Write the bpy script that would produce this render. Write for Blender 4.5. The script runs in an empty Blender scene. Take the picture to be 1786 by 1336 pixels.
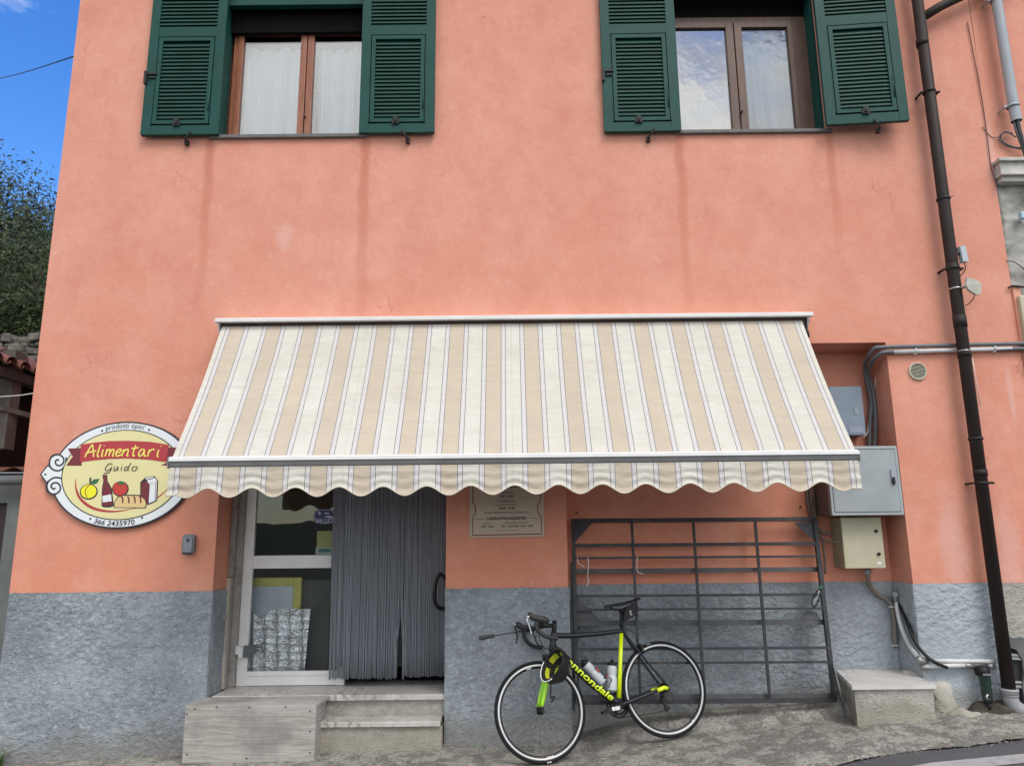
import bpy, bmesh, math, random
from mathutils import Vector, Matrix, noise
random.seed(7)
R_ = math.radians
sc = bpy.context.scene
# ------------------------------------------------------------------ camera
W0, H0, FPX = 1786, 1336, 1310
def cam_axes(p=11.6, r=0.6):
    p, r = R_(p), R_(r)
    f = Vector((0, math.cos(p), math.sin(p))); right = Vector((1, 0, 0)); up = right.cross(f)
    return right*math.cos(r)-up*math.sin(r), right*math.sin(r)+up*math.cos(r), f
CR, CU, CF = cam_axes(); CC = Vector((0, -6, 1.5))
cd = bpy.data.cameras.new('camera'); cam = bpy.data.objects.new('camera', cd); sc.collection.objects.link(cam)
cam.matrix_world = Matrix(((CR.x, CU.x, -CF.x, CC.x), (CR.y, CU.y, -CF.y, CC.y), (CR.z, CU.z, -CF.z, CC.z), (0, 0, 0, 1)))
cd.sensor_width = 36; cd.lens = FPX/W0*36; cd.clip_end = 3000; cd.clip_start = .05
sc.camera = cam
# ------------------------------------------------------------------ sky, sun, exposure
SUN_EL, SUN_AZ = R_(52), R_(150)         # azimuth measured clockwise from +Y (north)
wd = bpy.data.worlds.new('World'); sc.world = wd; wd.use_nodes = True
wt = wd.node_tree; wt.nodes.clear()
def wn(t, **k):
    n = wt.nodes.new(t)
    for a, b in k.items(): setattr(n, a, b)
    return n
sky = wn('ShaderNodeTexSky', sky_type='NISHITA', sun_disc=False, sun_elevation=SUN_EL, sun_rotation=SUN_AZ, air_density=1.3, dust_density=.25, ozone_density=4.0)
tc = wn('ShaderNodeTexCoord'); mp = wn('ShaderNodeMapping'); mp.inputs['Scale'].default_value = (1.0, 1.0, 2.4)
nz = wn('ShaderNodeTexNoise'); nz.inputs['Scale'].default_value = 1.7; nz.inputs['Detail'].default_value = 9; nz.inputs['Roughness'].default_value = .62
sx = wn('ShaderNodeSeparateXYZ')
side = wn('ShaderNodeMapRange'); side.inputs['From Min'].default_value = .75; side.inputs['From Max'].default_value = -.3; side.inputs['To Min'].default_value = -.125; side.inputs['To Max'].default_value = .13
ad = wn('ShaderNodeMath', operation='ADD')
cr = wn('ShaderNodeValToRGB'); cr.color_ramp.elements[0].position = .47; cr.color_ramp.elements[1].position = .66
mx = wn('ShaderNodeMix', data_type='RGBA'); mx.inputs['B'].default_value = (9.5, 9.3, 9.0, 1)
bg = wn('ShaderNodeBackground'); bg.inputs['Strength'].default_value = .1
wo = wn('ShaderNodeOutputWorld'); L = wt.links.new
L(tc.outputs['Generated'], mp.inputs['Vector']); L(mp.outputs[0], nz.inputs['Vector']); L(tc.outputs['Generated'], sx.inputs[0])
L(sx.outputs['Y'], side.inputs['Value']); L(nz.outputs['Fac'], ad.inputs[0]); L(side.outputs[0], ad.inputs[1]); L(ad.outputs[0], cr.inputs[0])
hs = wn('ShaderNodeHueSaturation'); hs.inputs['Hue'].default_value = .514; hs.inputs['Saturation'].default_value = 1.33; hs.inputs['Value'].default_value = 1.44
L(sky.outputs[0], hs.inputs['Color']); L(hs.outputs[0], mx.inputs['A']); L(cr.outputs[0], mx.inputs['Factor']); L(mx.outputs['Result'], bg.inputs[0]); L(bg.outputs[0], wo.inputs[0])
sd = bpy.data.lights.new('sun', 'SUN'); sd.energy = 1.2; sd.angle = R_(28); sd.color = (1, .95, .88)
so = bpy.data.objects.new('sun', sd); sc.collection.objects.link(so)
dirv = Vector((math.sin(SUN_AZ)*math.cos(SUN_EL), math.cos(SUN_AZ)*math.cos(SUN_EL), math.sin(SUN_EL)))
so.rotation_euler = dirv.to_track_quat('Z', 'Y').to_euler(); so.location = (5, -8, 12)
sc.view_settings.view_transform = 'Standard'; sc.view_settings.look = 'None'; sc.view_settings.exposure = 0.68; sc.view_settings.gamma = 1
sc.view_settings.use_curve_mapping = False
sc.cycles.max_bounces = 8; sc.cycles.transparent_max_bounces = 16
# ------------------------------------------------------------------ measuring helpers: photo pixel -> point on a real plane
def ray(x, y): return CF*FPX + CR*(x-W0/2) - CU*(y-H0/2)
def at(x, y, Y):
    d = ray(x, y); return CC + d*((Y-CC.y)/d.y)
def on_plane(x, y, P, n):
    d = ray(x, y); return CC + d*((P-CC).dot(n)/d.dot(n))
# ------------------------------------------------------------------ object helpers
ORG = {}
def tag(o, label=None, cat=None, group=None, kind=None):
    if label: o['label'] = label
    if cat: o['category'] = cat
    if group: o['group'] = group
    if kind: o['kind'] = kind
    return o
def thing(name, loc, label, cat, group=None):
    o = bpy.data.objects.new(name, None); sc.collection.objects.link(o); o.location = loc; o.empty_display_size = .1
    ORG[o.name] = Vector(loc); return tag(o, label, cat, group)
class MB:
    def __init__(s): s.v = []; s.f = []; s.uv = None; s.sm = []; s.st = []
    def add(s, vs, fs, smooth=False):
        n = len(s.v); s.st.append(n); s.v += [Vector(p) for p in vs]; s.f += [tuple(i+n for i in f) for f in fs]; s.sm += [smooth]*len(fs); return s
    def quad(s, a, b, c, d): return s.add([a, b, c, d], [(0, 1, 2, 3)])
    def box(s, x0, x1, y0, y1, z0, z1, bev=0):
        if bev:
            bm = bmesh.new(); bmesh.ops.create_cube(bm, size=1)
            for v in bm.verts: v.co = Vector(((x0+x1)/2+v.co.x*(x1-x0), (y0+y1)/2+v.co.y*(y1-y0), (z0+z1)/2+v.co.z*(z1-z0)))
            bmesh.ops.bevel(bm, geom=bm.edges[:], offset=bev, segments=2, affect='EDGES', profile=.6)
            bm.verts.index_update(); s.add([v.co.copy() for v in bm.verts], [tuple(v.index for v in f.verts) for f in bm.faces]); bm.free(); return s
        vs = [(x0, y0, z0), (x1, y0, z0), (x1, y1, z0), (x0, y1, z0), (x0, y0, z1), (x1, y0, z1), (x1, y1, z1), (x0, y1, z1)]
        return s.add(vs, [(0, 3, 2, 1), (4, 5, 6, 7), (0, 1, 5, 4), (1, 2, 6, 5), (2, 3, 7, 6), (3, 0, 4, 7)])
    def bar(s, a, b, w, h, up=Vector((0, 0, 1))):       # rectangular bar from a to b
        a, b = Vector(a), Vector(b); d = (b-a).normalized(); u = up-d*up.dot(d)
        u = u.normalized() if u.length > 1e-4 else d.orthogonal().normalized(); r = d.cross(u)
        vs = [p+r*(i*w/2)+u*(j*h/2) for p in (a, b) for i, j in ((-1, -1), (1, -1), (1, 1), (-1, 1))]
        return s.add(vs, [(0, 1, 2, 3), (7, 6, 5, 4), (0, 4, 5, 1), (1, 5, 6, 2), (2, 6, 7, 3), (3, 7, 4, 0)])
    def tube(s, pts, r, n=10, caps=True, closed=False):
        pts = [Vector(p) for p in pts]; m = len(pts); rs = r if isinstance(r, (list, tuple)) else [r]*m
        vs = []; u = None
        for i in range(m):
            if closed: d = (pts[(i+1) % m]-pts[i-1])
            else: d = pts[min(i+1, m-1)]-pts[max(i-1, 0)]
            d = d.normalized() if d.length > 1e-9 else Vector((0, 0, 1))
            if u is None: u = d.orthogonal().normalized()
            u = (u-d*u.dot(d)).normalized(); w = d.cross(u)
            for k in range(n):
                a = 2*math.pi*k/n; vs.append(pts[i]+(u*math.cos(a)+w*math.sin(a))*rs[i])
        fs = []
        for i in range(m if closed else m-1):
            for k in range(n):
                j = (i+1) % m; fs.append((i*n+k, i*n+(k+1) % n, j*n+(k+1) % n, j*n+k))
        s.add(vs, fs, True)
        if caps and not closed:
            b = len(s.v)-len(vs); s.f += [tuple(b+k for k in reversed(range(n))), tuple(b+(m-1)*n+k for k in range(n))]; s.sm += [False, False]
        return s
    def prism(s, poly, off):                             # polygon of 3D points extruded by vector
        n = len(poly); off = Vector(off); vs = [Vector(p) for p in poly]+[Vector(p)+off for p in poly]
        return s.add(vs, [tuple(range(n)), tuple(reversed(range(n, 2*n)))]+[(i, (i+1) % n+0, (i+1) % n+n, i+n) for i in range(n)])
    def lathe(s, c, axis, prof, n=24):                   # prof: (distance along the axis, radius)
        c, ax = Vector(c), Vector(axis).normalized(); u = ax.orthogonal().normalized(); w = ax.cross(u)
        vs = [c+ax*h+(u*math.cos(2*math.pi*k/n)+w*math.sin(2*math.pi*k/n))*max(r, 1e-5) for h, r in prof for k in range(n)]
        fs = [(i*n+k, i*n+(k+1) % n, (i+1)*n+(k+1) % n, (i+1)*n+k) for i in range(len(prof)-1) for k in range(n)]
        return s.add(vs, fs, True)
    def grid(s, fn, nu, nv, smooth=True):
        b = [fn(i/nu, j/nv) for j in range(nv+1) for i in range(nu+1)]
        return s.add(b, [(j*(nu+1)+i, j*(nu+1)+i+1, (j+1)*(nu+1)+i+1, (j+1)*(nu+1)+i) for j in range(nv) for i in range(nu)], smooth)
    def build(s, name, m, parent=None, label=None, cat=None, group=None, kind=None, uvf=None, fix=True):
        me = bpy.data.meshes.new(name)
        if parent is None:
            xs = [p.x for p in s.v]; ys = [p.y for p in s.v]; zs = [p.z for p in s.v]
            o0 = Vector(((min(xs)+max(xs))/2, (min(ys)+max(ys))/2, min(zs)))
        else: o0 = ORG[parent.name]
        me.from_pydata([p-o0 for p in s.v], [], s.f); me.polygons.foreach_set('use_smooth', s.sm)
        if uvf:
            uv = me.uv_layers.new(name='UVMap')
            for lp in me.loops: uv.data[lp.index].uv = uvf(s.v[lp.vertex_index])
        if fix:
            bm = bmesh.new(); bm.from_mesh(me); bmesh.ops.recalc_face_normals(bm, faces=bm.faces[:]); bm.to_mesh(me); bm.free()
        me.materials.append(m); o = bpy.data.objects.new(name, me); sc.collection.objects.link(o)
        if parent is None: o.location = o0
        else: o.parent = parent
        ORG[o.name] = o0
        return tag(o, label, cat, group, kind)
def build_each(mb, name, m, parent, per=1, **kw):        # every piece added to mb becomes an object of its own
    st = mb.st[::per]+[len(mb.v)]; out = []
    for a, b in zip(st, st[1:]):
        q = MB(); q.v = mb.v[a:b]; q.st = [0]
        for f, sm in zip(mb.f, mb.sm):
            if a <= min(f) and max(f) < b: q.f.append(tuple(i-a for i in f)); q.sm.append(sm)
        out.append(q.build(name, m, parent, **kw))
    return out
def smooth_path(pts, k=6):
    pts = [Vector(p) for p in pts]; out = []
    for i in range(len(pts)-1):
        p0 = pts[max(i-1, 0)]; p1 = pts[i]; p2 = pts[i+1]; p3 = pts[min(i+2, len(pts)-1)]
        for j in range(k):
            t = j/k; out.append(.5*((2*p1)+(-p0+p2)*t+(2*p0-5*p1+4*p2-p3)*t*t+(-p0+3*p1-3*p2+p3)*t**3))
    return out+[pts[-1]]
def text_mesh(body, shear=0, bold=0, sp=1.0, cuts=()):            # 2D verts and faces of a line of text, height about 1
    cu = bpy.data.curves.new('t', 'FONT'); cu.body = body; cu.size = 1; cu.shear = shear; cu.offset = bold; cu.space_character = sp; cu.resolution_u = 3
    o = bpy.data.objects.new('t', cu); sc.collection.objects.link(o); dg = bpy.context.evaluated_depsgraph_get()
    me = o.evaluated_get(dg).to_mesh(); bm = bmesh.new(); bm.from_mesh(me)
    for y in cuts: bmesh.ops.bisect_plane(bm, geom=bm.verts[:]+bm.edges[:]+bm.faces[:], plane_co=(0, y, 0), plane_no=(0, 1, 0))
    bm.verts.index_update(); vs = [(v.co.x, v.co.y) for v in bm.verts]; fs = [tuple(v.index for v in f.verts) for f in bm.faces]; bm.free()
    o.evaluated_get(dg).to_mesh_clear(); bpy.data.objects.remove(o); bpy.data.curves.remove(cu); return vs, fs
def fit_text(mb, body, fn, w, h, shear=0, bold=0, sp=1.0, cuts=()):   # fn(u in 0..1, v in 0..1) -> 3D ; h = cap height fraction
    vs, fs = text_mesh(body, shear, bold, sp, cuts); x0 = min(v[0] for v in vs); x1 = max(v[0] for v in vs)
    mb.add([fn((x-x0)/(x1-x0), y/.73) for x, y in vs], fs)
# ------------------------------------------------------------------ materials
def nodes(name):
    m = bpy.data.materials.new(name); m.use_nodes = True; nt = m.node_tree; p = nt.nodes['Principled BSDF']
    def N(t, **k):
        n = nt.nodes.new(t)
        for a, b in k.items(): setattr(n, a, b)
        return n
    return m, nt, p, N, nt.links.new
def c4(c): return (c[0], c[1], c[2], 1)
def M(name, col, rough=.6, metal=0, var=.15, vs=6, bump=0, bs=60, spec=.5, col2=None, stretch=(1, 1, 1), dirt=None, ds=3, coat=0, uvp=False):
    m, nt, p, N, L = nodes(name)
    g = N('ShaderNodeNewGeometry'); mpn = N('ShaderNodeMapping'); mpn.inputs['Scale'].default_value = stretch; L(g.outputs['Position'], mpn.inputs['Vector'])
    n = N('ShaderNodeTexNoise'); n.inputs['Scale'].default_value = vs; n.inputs['Detail'].default_value = 7; n.inputs['Roughness'].default_value = .62
    L(mpn.outputs[0], n.inputs['Vector'])
    mr = N('ShaderNodeMapRange'); mr.inputs['From Min'].default_value = .32; mr.inputs['From Max'].default_value = .68; L(n.outputs['Fac'], mr.inputs['Value'])
    x = N('ShaderNodeMix', data_type='RGBA'); c2 = col2 or tuple(c*(1-var) for c in col); x.inputs['A'].default_value = c4(tuple(min(1, c*(1+var*.6)) for c in col) if not col2 else col); x.inputs['B'].default_value = c4(c2)
    L(mr.outputs[0], x.inputs['Factor']); out = x.outputs['Result']
    if dirt:
        n2 = N('ShaderNodeTexNoise'); n2.inputs['Scale'].default_value = ds; n2.inputs['Detail'].default_value = 10; n2.inputs['Roughness'].default_value = .75; L(mpn.outputs[0], n2.inputs['Vector'])
        r2 = N('ShaderNodeMapRange'); r2.inputs['From Min'].default_value = .55; r2.inputs['From Max'].default_value = .72; r2.inputs['To Max'].default_value = .75; L(n2.outputs['Fac'], r2.inputs['Value'])
        x2 = N('ShaderNodeMix', data_type='RGBA'); L(out, x2.inputs['A']); x2.inputs['B'].default_value = c4(dirt); L(r2.outputs[0], x2.inputs['Factor']); out = x2.outputs['Result']
    L(out, p.inputs['Base Color']); p.inputs['Roughness'].default_value = rough; p.inputs['Metallic'].default_value = metal; p.inputs['Specular IOR Level'].default_value = spec
    p.inputs['Coat Weight'].default_value = coat
    if bump:
        b = N('ShaderNodeTexNoise'); b.inputs['Scale'].default_value = bs; b.inputs['Detail'].default_value = 6; L(mpn.outputs[0], b.inputs['Vector'])
        bb = N('ShaderNodeBump'); bb.inputs['Strength'].default_value = min(1, bump); bb.inputs['Distance'].default_value = .004*max(1, bump); L(b.outputs['Fac'], bb.inputs['Height']); L(bb.outputs[0], p.inputs['Normal'])
    return m
def add_math(N, L, op, a, b=None, clamp=False):
    n = N('ShaderNodeMath', operation=op, use_clamp=clamp)
    for i, v in enumerate((a, b)):
        if v is None: continue
        if isinstance(v, (int, float)): n.inputs[i].default_value = v
        else: L(v, n.inputs[i])
    return n.outputs[0]
def mixc(N, L, fac, a, b):
    x = N('ShaderNodeMix', data_type='RGBA')
    for k, v in (('Factor', fac), ('A', a), ('B', b)):
        if isinstance(v, (int, float)): x.inputs[k].default_value = v
        elif isinstance(v, tuple): x.inputs[k].default_value = c4(v)
        else: L(v, x.inputs[k])
    return x.outputs['Result']
def noise_n(N, L, vec, s, d=6, r=.6, lo=.3, hi=.7):
    n = N('ShaderNodeTexNoise'); n.inputs['Scale'].default_value = s; n.inputs['Detail'].default_value = d; n.inputs['Roughness'].default_value = r; L(vec, n.inputs['Vector'])
    mr = N('ShaderNodeMapRange'); mr.inputs['From Min'].default_value = lo; mr.inputs['From Max'].default_value = hi; L(n.outputs['Fac'], mr.inputs['Value']); return mr.outputs[0], n.outputs['Fac']
def plaster():
    m, nt, p, N, L = nodes('salmon_plaster')
    g = N('ShaderNodeNewGeometry'); pos = g.outputs['Position']; s = N('ShaderNodeSeparateXYZ'); L(pos, s.inputs[0]); X, Y, Z = s.outputs
    big, _ = noise_n(N, L, pos, 1.1, 9, .66, .36, .64)
    mp1 = N('ShaderNodeMapping'); mp1.inputs['Scale'].default_value = (1, 1, .8); L(pos, mp1.inputs[0])
    mid, midr = noise_n(N, L, mp1.outputs[0], 3.1, 12, .78, .42, .66)
    zf = N('ShaderNodeMapRange'); zf.inputs['From Min'].default_value = 1.1; zf.inputs['From Max'].default_value = 4.5; L(Z, zf.inputs['Value'])
    c = mixc(N, L, zf.outputs[0], (.68, .262, .160), (.69, .312, .226))
    c = mixc(N, L, add_math(N, L, 'MULTIPLY', big, .62), c, (.75, .39, .30))
    c = mixc(N, L, add_math(N, L, 'MULTIPLY', mid, .62), c, (.595, .235, .165))
    fn, _ = noise_n(N, L, pos, 11, 8, .75, .56, .74)
    c = mixc(N, L, add_math(N, L, 'MULTIPLY', fn, .4), c, (.80, .48, .40))
    # wet run-off streaks below the ends of the two sills
    wob = N('ShaderNodeTexNoise'); wob.inputs['Scale'].default_value = 2.2; L(pos, wob.inputs['Vector'])
    tot = None
    for x0, w, z0, ln in ((-2.61, .045, 4.93, 2.0), (-1.25, .05, 4.93, 2.2), (1.475, .045, 4.93, 2.0), (2.79, .045, 4.93, 1.4), (4.28, .07, 6.6, 2.0)):
        dx = add_math(N, L, 'SUBTRACT', X, x0); dx = add_math(N, L, 'ADD', dx, add_math(N, L, 'MULTIPLY', add_math(N, L, 'SUBTRACT', wob.outputs['Fac'], .5), .10))
        a = add_math(N, L, 'ABSOLUTE', dx); mr = N('ShaderNodeMapRange', interpolation_type='SMOOTHSTEP'); mr.inputs['From Min'].default_value = w*1.35; mr.inputs['From Max'].default_value = w*.3; L(a, mr.inputs['Value'])
        mz = N('ShaderNodeMapRange'); mz.inputs['From Min'].default_value = z0-ln; mz.inputs['From Max'].default_value = z0-.05*ln; L(Z, mz.inputs['Value'])
        top = add_math(N, L, 'LESS_THAN', Z, z0); q = add_math(N, L, 'MULTIPLY', add_math(N, L, 'MULTIPLY', mr.outputs[0], mz.outputs[0]), top)
        tot = q if tot is None else add_math(N, L, 'MAXIMUM', tot, q)
    c = mixc(N, L, add_math(N, L, 'MULTIPLY', tot, .75), c, (.53, .195, .125))
    # pale salts around the lower down pipe and a few bleached spots
    tot = None
    for x0, z0, sx_, sz_ in ((3.43, 1.35, .13, .62), (3.86, 1.30, .13, .55), (-1.93, 4.02, .10, .16), (4.18, 4.75, .05, .35), (4.05, 2.6, .03, .3)):
        a = add_math(N, L, 'DIVIDE', add_math(N, L, 'SUBTRACT', X, x0), sx_); b = add_math(N, L, 'DIVIDE', add_math(N, L, 'SUBTRACT', Z, z0), sz_)
        d = add_math(N, L, 'SQRT', add_math(N, L, 'ADD', add_math(N, L, 'MULTIPLY', a, a), add_math(N, L, 'MULTIPLY', b, b)))
        d = add_math(N, L, 'ADD', d, add_math(N, L, 'MULTIPLY', add_math(N, L, 'SUBTRACT', midr, .5), 1.6))
        mr = N('ShaderNodeMapRange', interpolation_type='SMOOTHSTEP'); mr.inputs['From Min'].default_value = 1.1; mr.inputs['From Max'].default_value = .3; L(d, mr.inputs['Value'])
        tot = mr.outputs[0] if tot is None else add_math(N, L, 'MAXIMUM', tot, mr.outputs[0])
    c = mixc(N, L, add_math(N, L, 'MULTIPLY', tot, .42), c, (.74, .47, .43))
    # thin trowel scratches
    v = N('ShaderNodeTexVoronoi', feature='DISTANCE_TO_EDGE'); v.inputs['Scale'].default_value = 1.1; mp2 = N('ShaderNodeMapping'); L(pos, mp2.inputs[0])
    wv = N('ShaderNodeTexNoise'); wv.inputs['Scale'].default_value = 5; wv.inputs['Detail'].default_value = 6; L(pos, wv.inputs['Vector'])
    vm = N('ShaderNodeVectorMath', operation='MULTIPLY_ADD'); vm.inputs[1].default_value = (.5, .5, .5); L(wv.outputs['Color'], vm.inputs[0]); L(pos, vm.inputs[2]); L(vm.outputs[0], v.inputs['Vector'])
    ck = N('ShaderNodeMapRange'); ck.inputs['From Min'].default_value = .006; ck.inputs['From Max'].default_value = .0; L(v.outputs['Distance'], ck.inputs['Value'])
    msk, _ = noise_n(N, L, pos, 1.3, 2, .5, .56, .62)
    c = mixc(N, L, add_math(N, L, 'MULTIPLY', add_math(N, L, 'MULTIPLY', ck.outputs[0], msk), .5), c, (.38, .13, .085))
    L(c, p.inputs['Base Color']); p.inputs['Roughness'].default_value = .9; p.inputs['Specular IOR Level'].default_value = .2
    b1 = N('ShaderNodeTexNoise'); b1.inputs['Scale'].default_value = 9; b1.inputs['Detail'].default_value = 9; b1.inputs['Roughness'].default_value = .7; L(pos, b1.inputs['Vector'])
    bb = N('ShaderNodeBump'); bb.inputs['Strength'].default_value = .35; bb.inputs['Distance'].default_value = .02; L(b1.outputs['Fac'], bb.inputs['Height']); L(bb.outputs[0], p.inputs['Normal'])
    return m
def roughcast(name, a, b, c3, base_dirt=(.21, .20, .175), zlow=.0):
    m, nt, p, N, L = nodes(name); g = N('ShaderNodeNewGeometry'); pos = g.outputs['Position']; s = N('ShaderNodeSeparateXYZ'); L(pos, s.inputs[0])
    n1, _ = noise_n(N, L, pos, 1.4, 6, .6, .35, .65); n2, r2 = noise_n(N, L, pos, 16, 8, .7, .4, .65)
    c = mixc(N, L, n1, a, b); c = mixc(N, L, add_math(N, L, 'MULTIPLY', n2, .5), c, c3)
    px_ = N('ShaderNodeMapRange'); px_.inputs['From Min'].default_value = 2.4; px_.inputs['From Max'].default_value = 3.3; px_.inputs['To Max'].default_value = .5; L(s.outputs[0], px_.inputs['Value']); c = mixc(N, L, px_.outputs[0], c, tuple(min(1, k*1.55) for k in a))  # paler to the right: bleached render, plus the brighter light there painted in
    hi, _ = noise_n(N, L, pos, 42, 4, .6, .56, .72); c = mixc(N, L, add_math(N, L, 'MULTIPLY', hi, .45), c, tuple(min(1, k*1.7) for k in a))
    # damp, earthy foot of the wall with an uneven upper edge
    gx = N('ShaderNodeMapRange'); gx.inputs['From Min'].default_value = -4; gx.inputs['From Max'].default_value = 3; gx.inputs['To Min'].default_value = -.10; gx.inputs['To Max'].default_value = .2; L(s.outputs[0], gx.inputs['Value'])
    zz = add_math(N, L, 'SUBTRACT', s.outputs[2], gx.outputs[0]); nn, nr = noise_n(N, L, pos, 3.5, 8, .7, .3, .7)
    zz = add_math(N, L, 'ADD', zz, add_math(N, L, 'MULTIPLY', nn, -.17)); mr = N('ShaderNodeMapRange'); mr.inputs['From Min'].default_value = .10+zlow; mr.inputs['From Max'].default_value = -.02+zlow; L(zz, mr.inputs['Value'])
    c = mixc(N, L, add_math(N, L, 'MULTIPLY', mr.outputs[0], .6), c, base_dirt)
    L(c, p.inputs['Base Color']); p.inputs['Roughness'].default_value = .92; p.inputs['Specular IOR Level'].default_value = .25
    b1 = N('ShaderNodeTexNoise'); b1.inputs['Scale'].default_value = 52; b1.inputs['Detail'].default_value = 8; b1.inputs['Roughness'].default_value = .7; b1.noise_type = 'RIDGED_MULTIFRACTAL'; b1.normalize = True
    mpb = N('ShaderNodeMapping'); mpb.inputs['Scale'].default_value = (.7, .7, 1.25); mpb.inputs['Rotation'].default_value = (0, .25, 0); L(pos, mpb.inputs[0]); L(mpb.outputs[0], b1.inputs['Vector'])
    bb = N('ShaderNodeBump'); bb.inputs['Strength'].default_value = .7; bb.inputs['Distance'].default_value = .010; L(b1.outputs['Fac'], bb.inputs['Height']); L(bb.outputs[0], p.inputs['Normal'])
    return m
def marble(name, a, b, vein, rough=.45, sc_=3.5):
    m, nt, p, N, L = nodes(name); g = N('ShaderNodeNewGeometry'); pos = g.outputs['Position']
    n1, _ = noise_n(N, L, pos, 5, 8, .7, .35, .65)
    w = N('ShaderNodeTexWave'); w.inputs['Scale'].default_value = sc_; w.inputs['Distortion'].default_value = 14; w.inputs['Detail'].default_value = 6; w.inputs['Detail Scale'].default_value = 1.6; L(pos, w.inputs['Vector'])
    mr = N('ShaderNodeMapRange'); mr.inputs['From Min'].default_value = .80; mr.inputs['From Max'].default_value = .97; L(w.outputs['Fac'], mr.inputs['Value'])
    c = mixc(N, L, n1, a, b); n7, _ = noise_n(N, L, pos, 2.0, 4, .6, .45, .6); c = mixc(N, L, add_math(N, L, 'MULTIPLY', add_math(N, L, 'MULTIPLY', mr.outputs[0], n7), .55), c, vein); L(c, p.inputs['Base Color']); p.inputs['Roughness'].default_value = rough
    bb = N('ShaderNodeBump'); bb.inputs['Strength'].default_value = .2; bb.inputs['Distance'].default_value = .004; L(n1, bb.inputs['Height']); L(bb.outputs[0], p.inputs['Normal']); return m
def plywood():
    m, nt, p, N, L = nodes('weathered_plywood'); g = N('ShaderNodeNewGeometry'); pos = g.outputs['Position']
    mp1 = N('ShaderNodeMapping'); mp1.inputs['Scale'].default_value = (.55, 1, 3.4); L(pos, mp1.inputs[0])
    w = N('ShaderNodeTexWave', wave_type='BANDS', bands_direction='Z'); w.inputs['Scale'].default_value = 2.4; w.inputs['Distortion'].default_value = 22; w.inputs['Detail'].default_value = 6; w.inputs['Detail Scale'].default_value = .9; w.inputs['Detail Roughness'].default_value = .62; L(mp1.outputs[0], w.inputs['Vector'])
    n1, _ = noise_n(N, L, mp1.outputs[0], 2.2, 8, .7, .42, .62); n5, _ = noise_n(N, L, pos, 2.6, 6, .6, .52, .66); mp3 = N('ShaderNodeMapping'); mp3.inputs['Scale'].default_value = (3, 3, 60); L(pos, mp3.inputs[0]); n3, _ = noise_n(N, L, mp3.outputs[0], 2, 6, .7, .35, .68)
    c = mixc(N, L, w.outputs['Fac'], (.29, .262, .235), (.40, .37, .335)); c = mixc(N, L, add_math(N, L, 'MULTIPLY', n1, .8), c, (.50, .475, .445)); c = mixc(N, L, add_math(N, L, 'MULTIPLY', n3, .4), c, (.17, .16, .15)); c = mixc(N, L, add_math(N, L, 'MULTIPLY', n5, .6), c, (.17, .16, .15))
    L(c, p.inputs['Base Color']); p.inputs['Roughness'].default_value = .85
    bb = N('ShaderNodeBump'); bb.inputs['Strength'].default_value = .3; bb.inputs['Distance'].default_value = .004; L(n3, bb.inputs['Height']); L(bb.outputs[0], p.inputs['Normal']); return m
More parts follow.
